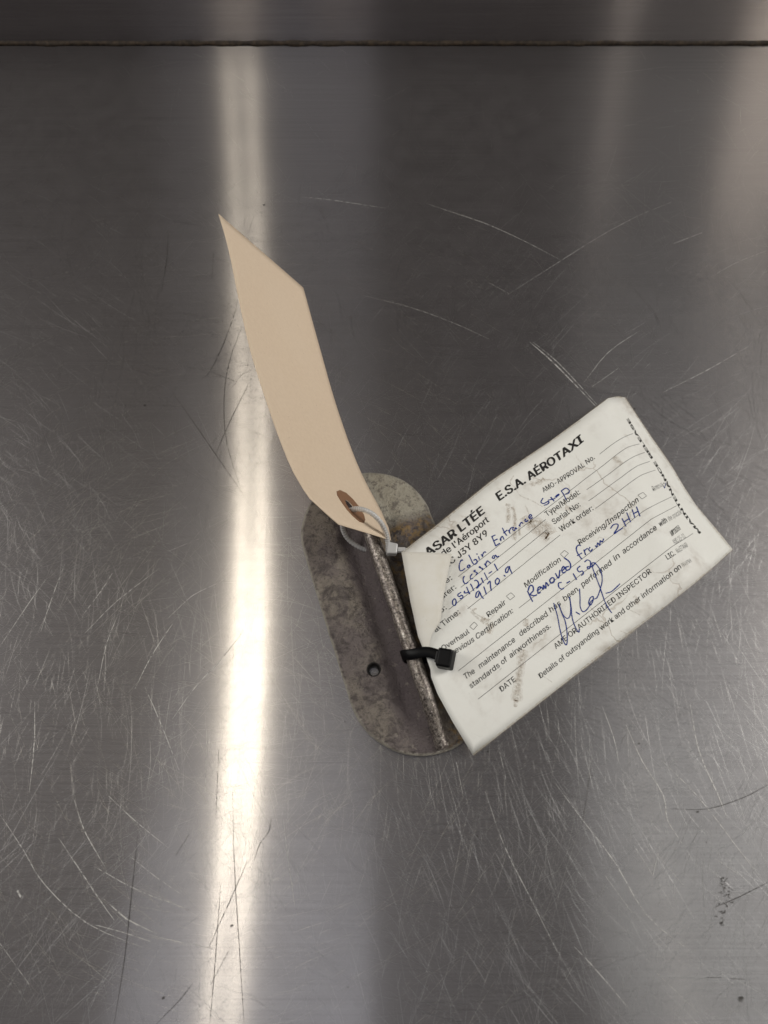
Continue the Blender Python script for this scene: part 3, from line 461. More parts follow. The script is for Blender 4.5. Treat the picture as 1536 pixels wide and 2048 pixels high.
def ribbons(name, items, mat, z):
    V, F = [], []
    for k, (w, pts) in enumerate(items):
        n = len(pts)
        P = np.array(pts) * MM
        b0 = len(V)
        for i in range(n):
            t = P[min(i + 1, n - 1)] - P[max(i - 1, 0)]
            t /= np.linalg.norm(t) + 1e-12
            s = np.array([-t[1], t[0]])
            ww = w * MM * 0.5 * (0.25 + 0.75 * math.sin(math.pi * (i + .15) / (n - 1 + .3)))
            zz = z + 0.000002 * k
            V += [(P[i, 0] + s[0] * ww, P[i, 1] + s[1] * ww, zz), (P[i, 0] - s[0] * ww, P[i, 1] - s[1] * ww, zz)]
        for i in range(n - 1):
            a = b0 + 2 * i
            F.append([a, a + 1, a + 3, a + 2])
    o = pydata(name, V, F, mat, counter)
    tag(o, kind='stuff')
    return o


# thousands of fine wiping scratches: each is a sliver that mirrors light across its own length
b = NT('fine scratch steel')
tg = b.n('ShaderNodeTangent', direction_type='UV_MAP', uv_map='run').outputs[0]
M_fine = b.finish(b.n('ShaderNodeBsdfAnisotropic', {'Color': (0.42, 0.41, 0.40, 1), 'Roughness': 0.30, 'Anisotropy': 0.62, 'Tangent': tg}, distribution='GGX').outputs[0])


def fine_scratches(seed=21, target=40000):
    rn = random.Random(seed)
    V, F, UV = [], [], []
    made = 0
    while made < target:
        cx, cy = rn.uniform(-0.32, 0.32), rn.uniform(-0.12, 0.455)
        use = 0.05 + 0.95 * min(1, max(0, (0.36 - cy) / 0.26))
        use *= 0.35 + 0.9 * max(0, 0.45 + noise.noise(Vector((cx * 9, cy * 9, 3))))
        if rn.random() > use:
            continue
        a0 = rn.uniform(0, math.pi)
        n_in = int(rn.choice((1, 1, 2, 3, 5, 9)))
        R0 = rn.choice((-1, 1)) * rn.uniform(0.04, 0.5)
        spread = rn.uniform(0.004, 0.022)
        for k in range(n_in):
            a = a0 + rn.gauss(0, 0.10)
            L = min(0.075, 0.004 + rn.expovariate(1 / 0.011))
            x, y = cx + rn.gauss(0, spread), cy + rn.gauss(0, spread)
            Rr = R0 * rn.uniform(0.8, 1.2)
            w = rn.choice((0.008, 0.010, 0.012, 0.015, 0.018, 0.022, 0.032)) * MM
            m = 3 + int(L / 0.012)
            z = 0.000012 + 1.0e-9 * made
            pts = []
            for i in range(m + 1):
                t = i / m
                an = a + (t - .5) * L / Rr
                pts.append((x, y, an))
                x += math.cos(an) * L / m
                y += math.sin(an) * L / m
            if max(q[1] for q in pts) > YB - 0.003 or min(q[1] for q in pts) < -0.2:
                continue
            b0 = len(V)
            for i, (px, py, an) in enumerate(pts):
                ww = w * (0.15 + 0.85 * math.sin(math.pi * (i + .2) / (m + .4)))
                V.append((px - math.sin(an) * ww, py + math.cos(an) * ww, z))
                V.append((px + math.sin(an) * ww, py - math.cos(an) * ww, z))
            for i in range(m):
                q = b0 + 2 * i
                F.append([q, q + 1, q + 3, q + 2])
                UV += [(i, 1), (i, 0), (i + 1, 0), (i + 1, 1)]
            made += 1
    me = bpy.data.meshes.new('fine_scratches')
    me.from_pydata(V, [], F)
    uv = me.uv_layers.new(name='run')
    uv.data.foreach_set('uv', np.array(UV, dtype=np.float32).ravel())
    me.update()
    o = link('fine_scratches', me, M_fine, counter)
    tag(o, kind='stuff')


fine_scratches()
ribbons('deep_scratches', [(w * 0.27, q) for w, q in D['bright']], M_bright, 0.00003)
dark = [(0.24, q) for q in D['dark']]
rnd = random.Random(8)
sm = []
for k in range(46):                                    # smudge of grime near the corner
    t = rnd.random()
    x, y = 125.5 + rnd.gauss(0, 1.0) - 3.5 * t * (t > .6), -13 - 17 * t + rnd.gauss(0, .6)
    a = rnd.uniform(0, 6.28)
    l = rnd.uniform(.4, 1.5)
    sm.append((rnd.uniform(.15, .5), [(x, y), (x + l * math.cos(a) * .5, y + l * math.sin(a) * .5), (x + l * math.cos(a + .5), y + l * math.sin(a + .5))]))
for x, y, s in [(124.4, -52.4, 1.7), (-116, 190, .9), (-67, 321, 1.0), (121, 188, .9), (101, 33, .8), (-40, 249, 1.2), (-43, 247, .8), (41, 30, .6), (120, 8, .7), (-55, -30, .9), (-77, -52, .8)]:
    sm.append((s, [(x - s * .5, y - s * .3), (x, y), (x + s * .5, y + s * .4)]))
ribbons('dark_hairlines', dark + sm, M_dark, 0.00025)

# ------------------------------------------------------------------ cabin step
# tread frame measured on the bench: 59 x 127 mm with round ends, rib down the middle
ang = R(108.516)
e = np.array([math.cos(ang), math.sin(ang)])
nrm = np.array([e[1], -e[0]])
cen = (32.0 * nrm + 84.0 * e) * MM
step = empty('aircraft_step', (cen[0], cen[1], 0.0009), ang - math.pi / 2)
tag(step, 'weathered cast aluminium step plate with round ends and a raised rod down its middle', 'step plate')

b = NT('weathered cast aluminium')
p = b.obj()
sx = b.n('ShaderNodeSeparateXYZ', {0: p})
n1 = b.noise(p, 0.055, 6, 0.62, 0.6).outputs[0]
n2 = b.noise(p, 0.30, 6, 0.68).outputs[0]
n3 = b.noise(p, 1.1, 5, 0.7).outputs[0]
n4 = b.noise(p, 0.17, 7, 0.74, 0.7).outputs[0]
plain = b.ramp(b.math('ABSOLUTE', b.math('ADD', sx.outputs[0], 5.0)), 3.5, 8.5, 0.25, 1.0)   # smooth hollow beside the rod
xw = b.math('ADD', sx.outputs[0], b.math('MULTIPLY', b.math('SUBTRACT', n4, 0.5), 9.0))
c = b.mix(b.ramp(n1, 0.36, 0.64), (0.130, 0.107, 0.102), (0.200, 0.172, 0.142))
c = b.mix(b.math('MULTIPLY', b.ramp(b.math('ABSOLUTE', b.math('ADD', xw, 6.5)), 9.0, 4.0), 0.8), c, (0.086, 0.067, 0.072))     # violet-brown stain and the hollow's shadow, painted into the colour
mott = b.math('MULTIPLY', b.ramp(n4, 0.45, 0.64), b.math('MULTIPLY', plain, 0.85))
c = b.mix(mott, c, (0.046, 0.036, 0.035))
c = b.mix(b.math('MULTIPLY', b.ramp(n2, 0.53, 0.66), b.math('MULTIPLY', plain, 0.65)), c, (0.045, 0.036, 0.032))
c = b.mix(b.math('MULTIPLY', b.ramp(n2, 0.42, 0.30), 0.6), c, (0.27, 0.24, 0.20))
# chalky cream paint left on one side of the rod
side = b.ramp(b.math('ADD', sx.outputs[0], b.math('MULTIPLY', b.math('SUBTRACT', n1, 0.5), 22.0)), 2.0, 9.0)
top = b.ramp(b.math('ADD', sx.outputs[1], b.math('MULTIPLY', b.math('SUBTRACT', n2, 0.5), 10.0)), 31.0, 37.0)
c = b.mix(b.math('MULTIPLY', side, b.math('MULTIPLY', top, b.ramp(n2, 0.62, 0.50, 0.35, 0.95))), c, (0.34, 0.315, 0.255))
rust = b.math('MULTIPLY', side, b.math('MULTIPLY', b.ramp(n2, 0.46, 0.62), b.math('SUBTRACT', 1.0, top)))
c = b.mix(b.math('MULTIPLY', rust, 0.7), c, (0.33, 0.215, 0.085))
c = b.mix(b.math('MULTIPLY', b.ramp(n3, 0.56, 0.70), 0.85), c, (0.02, 0.017, 0.015))
c = b.mix(b.math('MULTIPLY', b.ramp(n3, 0.36, 0.25), 0.4), c, (0.22, 0.20, 0.17))
rim = b.n('ShaderNodeAttribute', attribute_name='rim').outputs['Fac']
c = b.mix(b.math('MULTIPLY', b.ramp(b.math('ADD', rim, b.math('MULTIPLY', b.math('SUBTRACT', n2, 0.5), 3.2)), 1.3, 0.2), 0.75), c, (0.36, 0.335, 0.285))     # worn edge
bp = b.n('ShaderNodeBump', {'Strength': 1.0, 'Distance': 0.0010, 'Height': b.math('ADD', n2, b.math('MULTIPLY', n3, 0.5))})
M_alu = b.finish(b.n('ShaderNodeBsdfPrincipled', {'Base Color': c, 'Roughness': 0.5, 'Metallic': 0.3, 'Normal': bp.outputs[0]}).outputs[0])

b = NT('pitted bare rod')
p = b.obj()
st = b.n('ShaderNodeMapping', {0: p, 'Scale': (1.2, 0.42, 1.2)}).outputs[0]
n2 = b.noise(st, 0.8, 6, 0.7, 0.2).outputs[0]
n3 = b.noise(p, 1.15, 5, 0.72).outputs[0]
n1 = b.noise(p, 0.11, 4, 0.55).outputs[0]
c = b.mix(b.ramp(n2, 0.36, 0.64), (0.13, 0.108, 0.098), (0.30, 0.265, 0.23))
c = b.mix(b.math('MULTIPLY', b.ramp(n2, 0.57, 0.66), b.ramp(n1, 0.40, 0.58)), c, (0.60, 0.57, 0.52))
c = b.mix(b.math('MULTIPLY', b.ramp(n3, 0.505, 0.60), 0.9), c, (0.030, 0.023, 0.020))
c = b.mix(b.math('MULTIPLY', b.ramp(n3, 0.42, 0.34), 0.9), c, (0.66, 0.59, 0.54))
bp = b.n('ShaderNodeBump', {'Strength': 0.25, 'Distance': 0.0003, 'Height': n3})
M_rod = b.finish(b.n('ShaderNodeBsdfPrincipled', {'Base Color': c, 'Roughness': 0.42, 'Metallic': 0.55, 'Normal': bp.outputs[0]}).outputs[0])

RAD, HALF = 29.5, 34.0
outl = []
for k in range(37):
    a = R(180 * k / 36)
    outl.append((RAD * math.cos(a), HALF + RAD * math.sin(a)))
for k in range(1, 12):
    outl.append((-RAD, HALF - 2 * HALF * k / 12))
for k in range(37):
    a = R(180 + 180 * k / 36)
    outl.append((RAD * math.cos(a), -HALF + RAD * math.sin(a)))
for k in range(1, 12):
    outl.append((RAD, -HALF + 2 * HALF * k / 12))
outl = [(x + 0.22 * noise.noise(Vector((x * .11, y * .11, 2))), y + 0.22 * noise.noise(Vector((x * .11, y * .11, 9)))) for x, y in outl]
HOLE = (-16.5, -24.7)
hole = [(HOLE[0] + 2.9 * math.cos(2 * math.pi * k / 28), HOLE[1] + 2.9 * math.sin(2 * math.pi * k / 28)) for k in range(28)]


def sstep(x, a, b):
    t = min(max((x - a) / (b - a), 0), 1)
    return t * t * (3 - 2 * t)


def rib_h(y):
    return sstep(y, -62, -38) * (1 - sstep(y, 30, 46))


def plate_z(x, y):
    q = abs(x)
    z = 2.6
    z += 5.6 * math.exp(-(q / 3.0) ** 1.6) * rib_h(y)
    z -= 1.9 * math.exp(-((q - 8.0) / 4.6) ** 2) * rib_h(y)          # hollow each side of the rib
    z += 1.0 * sstep(q, 8, 18)
    z -= 1.1 * math.exp(-((y - 33.5) / 1.8) ** 2) * sstep(x, 4, 9)    # step in the casting
    z += 0.8 * sstep(y, 33, 38) * sstep(x, 4, 9)
    rim = segdist((x, y), outl)
    z -= 0.5 * (1 - sstep(rim, 0, 1.3))
    z += 1.9 * sstep(rim, 0, 15)
    z += 0.16 * noise.noise(Vector((x * .22, y * .22, 1))) + 0.10 * noise.noise(Vector((x * .7, y * .7, 5)))
    return z


v2, tri = fill(outl, [hole], (1.5, 1.5), 0.45)
zt = [plate_z(x, y) for x, y in v2]
top = [(x * MM, y * MM, z * MM) for (x, y), z in zip(v2, zt)]
bot = [(x * MM, y * MM, max(z - 2.3, 0.15) * MM) for (x, y), z in zip(v2, zt)]
V, F = solid(top, bot, tri)
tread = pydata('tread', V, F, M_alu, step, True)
me = tread.data
at = me.attributes.new('rim', 'FLOAT', 'POINT')
rm = [segdist(q, outl) for q in v2]
at.data.foreach_set('value', rm + rm)
me.polygons.foreach_set('use_smooth', [i < 2 * len(tri) for i in range(len(me.polygons))])

# added black liner: stands in for the shade inside the drilled hole
hz = plate_z(*HOLE)
V, F = [], []
for rr, zz in ((2.88, hz - 0.25), (2.4, hz - 1.2), (2.05, hz - 2.4), (1.9, -0.6), (2.9, -0.6), (2.9, hz - 1.0)):
    for k in range(28):
        a = 2 * math.pi * k / 28
        V.append(((HOLE[0] + rr * math.cos(a)) * MM, (HOLE[1] + rr * math.sin(a)) * MM, zz * MM))
for i in range(6):
    for k in range(28):
        F.append([i * 28 + k, i * 28 + (k + 1) % 28, ((i + 1) % 6) * 28 + (k + 1) % 28, ((i + 1) % 6) * 28 + k])
pydata('hole_shade_liner', V, F, simple('painted hole shade', (0.012, 0.010, 0.009), 0.6, 0.3), step, True)

path, rad = [], []
for k in range(90):
    y = -62 + 105.0 * k / 89
    h = rib_h(y)
    zc = 2.6 + 7.6 * min(1, max(h, 0)) ** .8 if y < 0 else 10.2
    r = 2.75 + 0.35 * sstep(y, -50, -20)
    if y > 40: r *= math.sqrt(max(0.02, 1 - ((y - 40) / 3.02) ** 2))
    path.append((0.3 * math.sin(y * .03) * MM, y * MM, zc * MM))
    rad.append(r * MM)
V, F = tube(path, rad, 20)
V = [q + Vector((1, 0, .6)) * (0.00012 * noise.noise(q * 250)) for q in V]
pydata('rod', V, F, M_rod, step, True)

# number cast into the tread, worn almost flat
FONTS = {}


def font():
    if 'f' not in FONTS:
        import os
        f = None
        try:
            d = bpy.utils.system_resource('DATAFILES', path='fonts')
            q = os.path.join(d, 'Inter.woff2')
            if os.path.exists(q):
                f = bpy.data.fonts.load(q)
        except Exception:
            f = None
        FONTS['f'] = f
    return FONTS['f']


def text_mesh(s, bold=0.0, extrude=0.0, res=3):
    cu = bpy.data.curves.new('t', 'FONT')
    cu.body = s
    if font():
        cu.font = font()
    cu.size = 1.0
    cu.offset = bold
    cu.extrude = extrude
    cu.resolution_u = res
    o = bpy.data.objects.new('t', cu)
    COL.objects.link(o)
    bpy.context.view_layer.update()
    dg = bpy.context.evaluated_depsgraph_get()
    me = bpy.data.meshes.new_from_object(o.evaluated_get(dg))
    co = np.empty(len(me.vertices) * 3)
    me.vertices.foreach_get('co', co)
    co = co.reshape(-1, 3)
    F = [list(pp.vertices) for pp in me.polygons]
    bpy.data.objects.remove(o)
    bpy.data.curves.remove(cu)
    bpy.data.meshes.remove(me)
    return co, F


co, F = text_mesh('0541211', 0.015, 0.05)
x0, x1 = co[:, 0].min(), co[:, 0].max()
V = []
for x, y, z in co:
    ly = 15.0 - (x - x0) / (x1 - x0) * 30.0
    lx = -17.2 + (y / 0.7) * 4.6
    V.append((lx * MM, ly * MM, (plate_z(lx, ly) + (0.32 if z > 0 else -0.3)) * MM))
num = pydata('cast_number', V, F, M_alu, step, True)
at = num.data.attributes.new('rim', 'FLOAT', 'POINT')
at.data.foreach_set('value', [9.0] * len(V))

# ------------------------------------------------------------------ manila tag
b = NT('manila card')
p = b.obj()
n1 = b.noise(p, 0.6, 5, 0.7).outputs[0]
n2 = b.noise(p, 0.02, 3, 0.5).outputs[0]
n3 = b.noise(p, 0.9, 2, 0.5).outputs[0]
c = b.mix(b.ramp(n1, 0.3, 0.7), (0.615, 0.490, 0.365), (0.655, 0.53, 0.40))
c = b.mix(b.math('MULTIPLY', b.ramp(n2, 0.4, 0.7), 0.25), c, (0.675, 0.56, 0.435))
c = b.mix(b.math('MULTIPLY', b.ramp(n3, 0.735, 0.77), 0.7), c, (0.22, 0.14, 0.08))
bp = b.n('ShaderNodeBump', {'Strength': 0.12, 'Distance': 0.0003, 'Height': n1})
M_manila = b.finish(b.n('ShaderNodeBsdfPrincipled', {'Base Color': c, 'Roughness': 0.75, 'Specular IOR Level': 0.2, 'Normal': bp.outputs[0]}).outputs[0])
b = NT('brown fibre ring')
n1 = b.noise(b.obj(), 1.0, 4, 0.7).outputs[0]
M_ring = b.finish(b.n('ShaderNodeBsdfPrincipled', {'Base Color': b.mix(n1, (0.16, 0.075, 0.035), (0.26, 0.135, 0.07)), 'Roughness': 0.6}).outputs[0])

PM = Patch(D['manila'])
root_m = empty('manila_tag', (-0.03, 0.17, 0.0))
tag(root_m, 'blank manila paper tag with a brown hole ring, curling up from the steel bench', 'tag')


def local(V, root):
    l = root.location
    return [(q[0] - l.x, q[1] - l.y, q[2] - l.z) for q in V]


def on_patch(patch, uv, h):
    return patch(uv) + patch.normal(uv) * h


cor = D['manila_corner']
oM = [(0, t) for t in np.linspace(0, .90, 19)] + [tuple(cor[0]), (.104, .967), (cor[1][0], 1.0)] + [(s, 1.0) for s in np.linspace(.3, .85, 8)] + \
     [(cor[2][0], 1.0), tuple(cor[3])] + [(1, t) for t in np.linspace(cor[4][1], .0, 19)] + [(s, 0.0) for s in np.linspace(.92, .08, 12)]
oM = [(float(min(max(s, 0), 1)), float(min(t, 1))) for s, t in oM]
hM = [tuple(q) for q in D['patchhole']]
v2, tri = fill(oM, [hM], (.05, .025), .3)
V, F = solid(on_patch(PM, v2, .00012), on_patch(PM, v2, -.00012), tri)
pydata('card', local(V, root_m), F, M_manila, root_m, True)
v2, tri = fill([tuple(q) for q in D['patch']], [hM], (.03, .015), .3)
V, F = solid(on_patch(PM, v2, .00030), on_patch(PM, v2, .00013), tri)
pydata('hole_ring', local(V, root_m), F, M_ring, root_m)

# ------------------------------------------------------------------ white maintenance tag
b = NT('soiled white tag paper')
p = b.obj()
n1 = b.noise(p, 0.035, 5, 0.62, 0.5).outputs[0]
n2 = b.noise(p, 0.12, 6, 0.62, 0.3).outputs[0]
n3 = b.noise(p, 0.8, 4, 0.6).outputs[0]
c = b.mix(b.ramp(n1, 0.3, 0.7), (0.74, 0.735, 0.69), (0.77, 0.765, 0.73))
c = b.mix(b.math('MULTIPLY', b.ramp(n1, 0.50, 0.68), 0.35), c, (0.60, 0.565, 0.51))
sm = b.math('MULTIPLY', b.ramp(n2, 0.42, 0.78), b.ramp(n1, 0.42, 0.66))
c = b.mix(b.math('MULTIPLY', sm, 0.62), c, (0.34, 0.295, 0.24))
sp = b.math('MULTIPLY', b.ramp(n3, 0.70, 0.78), b.ramp(n1, 0.42, 0.6))
c = b.mix(b.math('MULTIPLY', sp, 0.55), c, (0.22, 0.19, 0.16))
vor = b.n('ShaderNodeTexVoronoi', {'Vector': b.n('ShaderNodeVectorMath', {0: p, 1: b.n('ShaderNodeVectorMath', {0: b.noise(p, 0.08, 3, 0.6).outputs['Color'], 'Scale': 16.0}, operation='SCALE').outputs[0]}, operation='ADD').outputs[0], 'Scale': 0.036}, feature='DISTANCE_TO_EDGE')
cr = b.math('MULTIPLY', b.ramp(vor.outputs[0], 0.022, 0.0), b.ramp(b.noise(p, 0.03, 2, 0.5).outputs[0], 0.5, 0.62))
c = b.mix(b.math('MULTIPLY', cr, 0.45), c, (0.36, 0.29, 0.22))
bp = b.n('ShaderNodeBump', {'Strength': 0.35, 'Distance': 0.0006, 'Height': b.math('ADD', b.math('MULTIPLY', n2, 0.25), b.math('MULTIPLY', cr, -0.9))})
M_white = b.finish(b.n('ShaderNodeBsdfPrincipled', {'Base Color': c, 'Roughness': 0.6, 'Specular IOR Level': 0.25, 'Normal': bp.outputs[0]}).outputs[0])
b = NT('cream tag back')
p = b.obj()
n1 = b.noise(p, 0.10, 5, 0.6).outputs[0]
n3 = b.noise(p, 0.7, 4, 0.6).outputs[0]
c = b.mix(b.ramp(n1, 0.35, 0.7), (0.70, 0.68, 0.63), (0.66, 0.63, 0.56))
c = b.mix(b.math('MULTIPLY', b.ramp(n3, 0.70, 0.76), 0.6), c, (0.20, 0.17, 0.13))
M_back = b.finish(b.n('ShaderNodeBsdfPrincipled', {'Base Color': c, 'Roughness': 0.65, 'Specular IOR Level': 0.2}).outputs[0])


def ink_mat(name, col, lo, hi, rough=0.55):
    b = NT(name)
    n = b.noise(b.obj(), 0.9, 5, 0.75).outputs[0]
    pr = b.n('ShaderNodeBsdfPrincipled', {'Base Color': col, 'Roughness': rough, 'Specular IOR Level': 0.2}).outputs[0]
    tr = b.n('ShaderNodeBsdfTransparent').outputs[0]
    return b.finish(b.shmix(b.ramp(n, lo[0], lo[1], hi[0], hi[1]), tr, pr))


M_print = ink_mat('black print', (0.022, 0.021, 0.020), (0.28, 0.45), (0.70, 1.0))
M_rule = ink_mat('thin black rule', (0.035, 0.034, 0.032), (0.28, 0.45), (0.75, 1.0))
M_faint = ink_mat('faint stamp print', (0.06, 0.06, 0.06), (0.30, 0.62), (0.15, 0.85))
M_ink = ink_mat('blue ballpoint', (0.010, 0.030, 0.20), (0.25, 0.45), (0.7, 1.0), 0.4)

PW = Patch(D['white'])
root_w = empty('maintenance_tag', (0.085, 0.10, 0.0))
tag(root_w, 'soiled white paper tag printed with a maintenance form and filled in with blue pen', 'tag')
oW = [tuple(q) for q in D['white_outline']]
v2, tri = fill(oW, [], (.02, .045), .35)
TH = .00011
V, F = solid(on_patch(PW, v2, TH), on_patch(PW, v2, -TH), tri)
pydata('paper', local(V, root_w), F, M_white, root_w, True)

FL = [Vector(q) * MM for q in D['flap']]
chain_f = [FL[k] for k in (0, 14, 13, 12, 11, 10, 9)]
chain_o = [FL[k] for k in (2, 3, 4, 5, 6, 7, 8)]


def resample(ch, n):
    P = np.array([list(q) for q in ch])
    d = np.concatenate([[0], np.cumsum(np.linalg.norm(np.diff(P, axis=0), axis=1))])
    t = np.linspace(0, d[-1], n)
    return np.stack([np.interp(t, d, P[:, k]) for k in range(3)], 1)


A, B = resample(chain_f, 26), resample(chain_o, 26)
NC = 9
T, Bt, F = [], [], []
for i in range(26):
    for j in range(NC):
        t = j / (NC - 1)
        q = A[i] * (1 - t) + B[i] * t
        lift = A[i][2] + (B[i][2] - A[i][2]) * (1 - math.exp(-3.2 * t)) / (1 - math.exp(-3.2))
        T.append((q[0], q[1], lift + .0002))
        Bt.append((q[0], q[1], lift))
for i in range(25):
    for j in range(NC - 1):
        a = i * NC + j
        F.append([a, a + NC, a + NC + 1, a + 1])
V, F = solid(T, Bt, F)
o = pydata('folded_corner', local(V, root_w), F, M_back, root_w, True)
o['label'] = 'corner of the tag folded over to show its cream back'

HP = .00019
CAP = float(text_mesh('H')[0][:, 1].max())
BOLD = {0: ((0, 0),), 3: ((0, 0),), 1: ((-.032, 0), (0, 0), (.032, 0), (0, .016), (0, -.016)), 2: ((-.016, 0), (.016, 0), (0, .008))}


def heavy(s, kind):
    """text outline; bold weights are built from slightly shifted copies"""
    co, F = text_mesh(s, 0.004 if kind == 0 else 0.0)
    V, G, H = [], [], []
    for k, (dx, dy) in enumerate(BOLD[kind]):
        b0 = len(co) * k
        V.append(co + [dx, dy, 0])
        H.append(np.full(len(co), k * 2.0e-6))
        G += [[q + b0 for q in f] for f in F]
    return np.concatenate(V), G, np.concatenate(H)



def place_text(s, kind, s0, t0, s1, t1, h, mat):
    co, F, hh = heavy(s, kind)
    a, b_ = co[:, 0].min(), co[:, 0].max()
    k = (co[:, 0] - a) / (b_ - a)
    uv = np.stack([s0 + (s1 - s0) * k, t0 + (t1 - t0) * k + co[:, 1] / CAP * h], 1)
    pydata('printed_text', local(PW(uv) + PW.normal(uv) * (HP + hh)[:, None], root_w), F, mat, root_w)


for row in D['texts']:
    place_text(*row, M_faint if row[1] == 3 else M_print)
co, F, hh = heavy('MAINTENANCE RELEASE', 1)
a, b_ = co[:, 0].min(), co[:, 0].max()
k = (co[:, 0] - a) / (b_ - a)
v4 = np.array(D['vert']).reshape(4, 2)
base = v4[0] + (v4[1] - v4[0]) * k[:, None]
up = (v4[2] - v4[0]) + ((v4[3] - v4[1]) - (v4[2] - v4[0])) * k[:, None]
uv = base + up * (co[:, 1:2] / CAP)
pydata('printed_text', local(PW(uv) + PW.normal(uv) * (HP + hh)[:, None], root_w), F, M_print, root_w)


def stroke(paths, width, closed=False, jitter=0.0, h=HP):
    V, F = [], []
    for uv in paths:
        P = on_patch(PW, np.array(uv), h)
        N_ = PW.normal(np.array(uv))
        n = len(P)
        if closed:
            P = np.concatenate([P, P[:1]])
            N_ = np.concatenate([N_, N_[:1]])
            n += 1
        b0 = len(V)
        for i in range(n):
            t = P[min(i + 1, n - 1)] - P[max(i - 1, 0)]
            if closed and i in (0, n - 1):
                t = P[1] - P[-2]
            t = t / (np.linalg.norm(t) + 1e-12)
            s = np.cross(N_[i], t)
            ln = np.linalg.norm(s) + 1e-12
            w = width / 2 * (1 + jitter * noise.noise(Vector(P[i] * 900)))
            V += [P[i] + s / ln * w, P[i] - s / ln * w]
        for i in range(n - 1):
            a = b0 + 2 * i
            F.append([a, a + 1, a + 3, a + 2])
    return V, F


for l in D['lines']:
    l = np.array(l)
    t = np.linspace(0, len(l) - 1, (len(l) - 1) * 6 + 1)
    l = np.stack([np.interp(t, range(len(l)), l[:, k]) for k in (0, 1)], 1)
    V, F = stroke([l], .00017)
    pydata('ruled_line', local(V, root_w), F, M_rule, root_w)
for q in D['boxes']:
    l = np.array(q + q[:1])
    t = np.linspace(0, 4, 25)
    l = np.stack([np.interp(t, range(5), l[:, k]) for k in (0, 1)], 1)
    V, F = stroke([l], .00016)
    pydata('check_box', local(V, root_w), F, M_rule, root_w)
for nm, paths in D['ink']:
    sm = []
    for q in paths:
        if len(q) > 2:
            q = [(w.x, w.y) for w in catmull([Vector((x, y, 0)) for x, y in q], 6)]
        sm.append(q)
    w = .00040 if nm == 'signature' else .00052 if nm in ('Removed',) else .00046 if nm != 'check' else .00026
    V, F = stroke(sm, w, jitter=.35, h=HP + .00004)
    pydata('signature' if nm == 'signature' else 'check_mark' if nm == 'check' else 'handwriting', local(V, root_w), F, M_ink, root_w)

# dirt rubbed into the paper and brown creases
M_stain = ink_mat('brown grime', (0.24, 0.165, 0.10), (0.32, 0.78), (0.0, 0.40), 0.8)
M_rub = ink_mat('grey rub mark', (0.10, 0.09, 0.08), (0.38, 0.76), (0.0, 0.28), 0.8)
M_soft = ink_mat('soft brown smudge', (0.30, 0.20, 0.11), (0.30, 0.75), (0.0, 0.18), 0.8)
M_edge = ink_mat('yellowed edge', (0.42, 0.35, 0.25), (0.35, 0.75), (0.05, 0.5), 0.8)
for kind, w, uv in D['stains']:
    q = np.array([(v.x, v.y) for v in catmull([Vector((x, y, 0)) for x, y in uv], 5)]) if len(uv) > 2 else np.array(uv)
    V, F = [], []
    for k, f in enumerate((1.25, .85, .5) if w > .9 else (1.0,)):      # soft-edged: denser toward the middle
        v_, f_ = stroke([q], w * f * MM, jitter=.6, h=.000140 + .000006 * k)
        F += [[i + len(V) for i in t] for t in f_]
        V += v_
    pydata('stain', local(V, root_w), F, {'b': M_stain, 'r': M_rub}[kind] if w <= .9 else M_soft, root_w)
ed = np.array(oW + oW[:1])
ed = ed[9:]
ci = np.array([.5, .5])
V, F = stroke([ed + (ci - ed) * .004], .0011, jitter=.7, h=.000140)
pydata('yellowed_edge', local(V, root_w), F, M_edge, root_w)

# ------------------------------------------------------------------ black cable tie
M_black = simple('black nylon', (0.0025, 0.0025, 0.003), 0.4, 0, 0.12)
root_b = empty('black_cable_tie', (0.0148, 0.064, 0.0))
tag(root_b, 'black cable tie holding the printed white tag to the rod', 'cable tie')
ctr = Vector((0.0132, 0.0655, 0))
ax = Vector((e[0], e[1], 0)).normalized()                 # along the rod
crs = Vector((0.975, -0.22, 0)).normalized()              # strap runs slightly askew
prof = [(8.6, 17.6), (6.0, 17.4), (3.5, 16.9), (0.5, 16.2), (-2.8, 14.9), (-5.2, 13.0), (-6.3, 10.0), (-5.4, 6.8), (-1.5, 5.4), (2.5, 5.6), (5.5, 7.6), (7.4, 11.0), (8.6, 14.6)]
pts = [ctr + crs * (q * MM) + Vector((0, 0, z * MM)) + ax * (0.0012 * math.sin(q * .3)) for q, z in prof]
P = catmull(pts, 5, True)
V, F = tube(P, 1, closed=True, flat=(.0041, .0011, ax))
pydata('strap', local(V, root_b), F, M_black, root_b, True)
bm = bmesh.new()
bmesh.ops.create_cube(bm, size=1)
for v in bm.verts:
    v.co = Vector((v.co.x * .0068, v.co.y * .0080, v.co.z * .0060))
    if v.co.z > 0:
        v.co.x *= .86
        v.co.y *= .9
bmesh.ops.bevel(bm, geom=bm.edges[:], offset=.0009, segments=3, profile=.5, affect='EDGES')
me = bpy.data.meshes.new('head')
bm.to_mesh(me)
bm.free()
hd = link('head', me, M_black, root_b)
hc = ctr + crs * .0110 + Vector((0, 0, .0178)) - ax * .0002
hd.location = hc - root_b.location
hd.rotation_euler = (R(6), R(-16), R(-14))
bm = bmesh.new()
bmesh.ops.create_cube(bm, size=1)
for v in bm.verts:
    v.co = Vector((v.co.x * .0012, v.co.y * .0042, v.co.z * .0022))
me = bpy.data.meshes.new('slot')
bm.to_mesh(me)
bm.free()
sl = link('strap_slot', me, simple('slot black', (.004, .004, .004), .6), hd)
sl.location = (-.0031, 0, .0006)

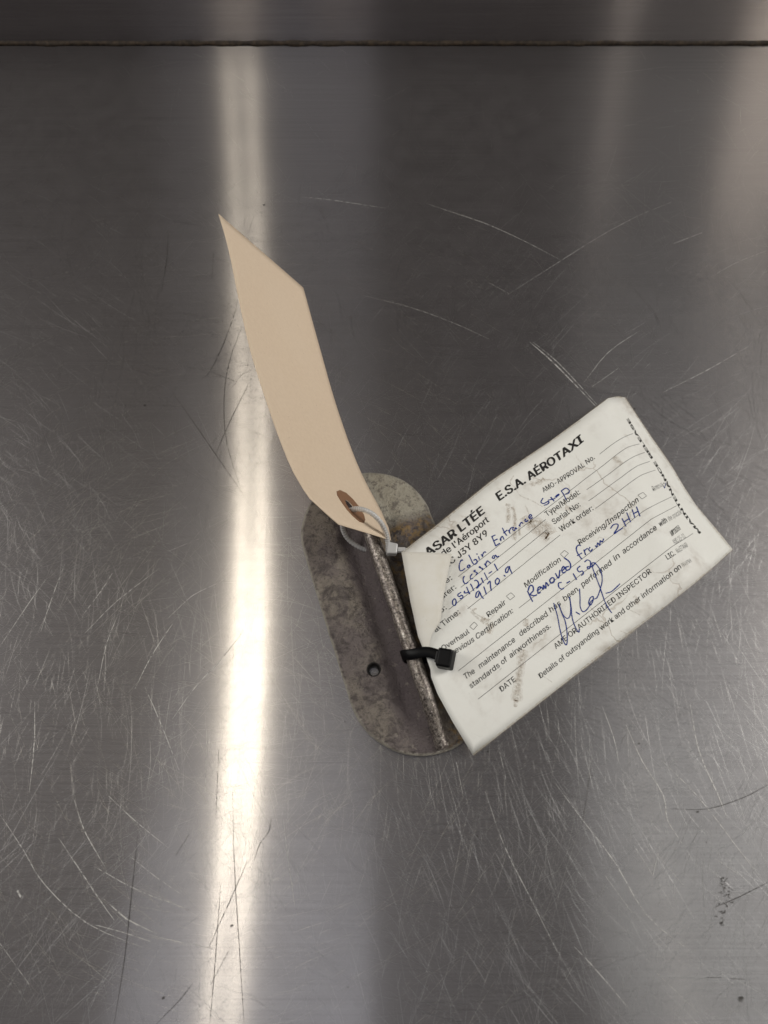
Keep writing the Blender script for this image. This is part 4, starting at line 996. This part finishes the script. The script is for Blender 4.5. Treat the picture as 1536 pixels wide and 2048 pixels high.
# ------------------------------------------------------------------ white cable tie
b = NT('clear nylon')
pr = b.n('ShaderNodeBsdfPrincipled', {'Base Color': (0.62, 0.61, 0.60, 1), 'Roughness': 0.32, 'Transmission Weight': 0.35, 'IOR': 1.5, 'Subsurface Weight': 0.25, 'Subsurface Radius': (.002, .002, .002), 'Subsurface Scale': 1.0})
M_nylon = b.finish(pr.outputs[0])
root_n = empty('white_cable_tie', (0.0, 0.112, 0.0))
tag(root_n, 'translucent white cable tie threaded through the manila tag hole and round the rod', 'cable tie')
loop = [(-13.2, 122.4, 27.4), (-11.0, 121.8, 29.6), (-8.0, 120.9, 30.4), (-4.6, 119.6, 29.2), (-1.6, 117.7, 25.8), (0.5, 115.9, 20.6), (1.5, 113.4, 16.6), (1.7, 110.6, 13.5), (1.2, 109.8, 9.5),
        (-2.0, 111.2, 5.2), (-6.3, 112.7, 5.2), (-10.8, 114.2, 6.0), (-15.1, 116.6, 8.2), (-17.4, 119.2, 12.0), (-17.6, 121.4, 17.0), (-16.0, 122.8, 22.6)]
loop = [Vector(q) * MM for q in loop]
P = catmull(loop, 16, True)
V, F = tube(P, [.00112 if i % 4 < 2 else .00098 for i in range(len(P))], 10, closed=True)
pydata('strap', local(V, root_n), F, M_nylon, root_n, True)
V, F = [], []
bm = bmesh.new()
bmesh.ops.create_cube(bm, size=1)
for v in bm.verts:
    v.co = Vector((v.co.x * .0044, v.co.y * .0053, v.co.z * .0040))
    if v.co.x > 0:
        v.co.y *= .86
bmesh.ops.bevel(bm, geom=bm.edges[:], offset=.0006, segments=2, profile=.5, affect='EDGES')
me = bpy.data.meshes.new('head')
bm.to_mesh(me)
bm.free()
hd = link('head', me, M_nylon, root_n)
hd.location = Vector((.0034, .1098, .0148)) - root_n.location
hd.rotation_euler = (0, R(4), R(-6))
V, F = tube([Vector((x, 0, 0)) for x in (.0, .0022, .0030, .0032, .0044)], [.0013, .0013, .0013, .0011, .0010], 8)
tl = pydata('strap_end', V, F, M_nylon, root_n)
tl.location = Vector((.0058, .1095, .0150)) - root_n.location
tl.rotation_euler = (0, 0, R(-4))
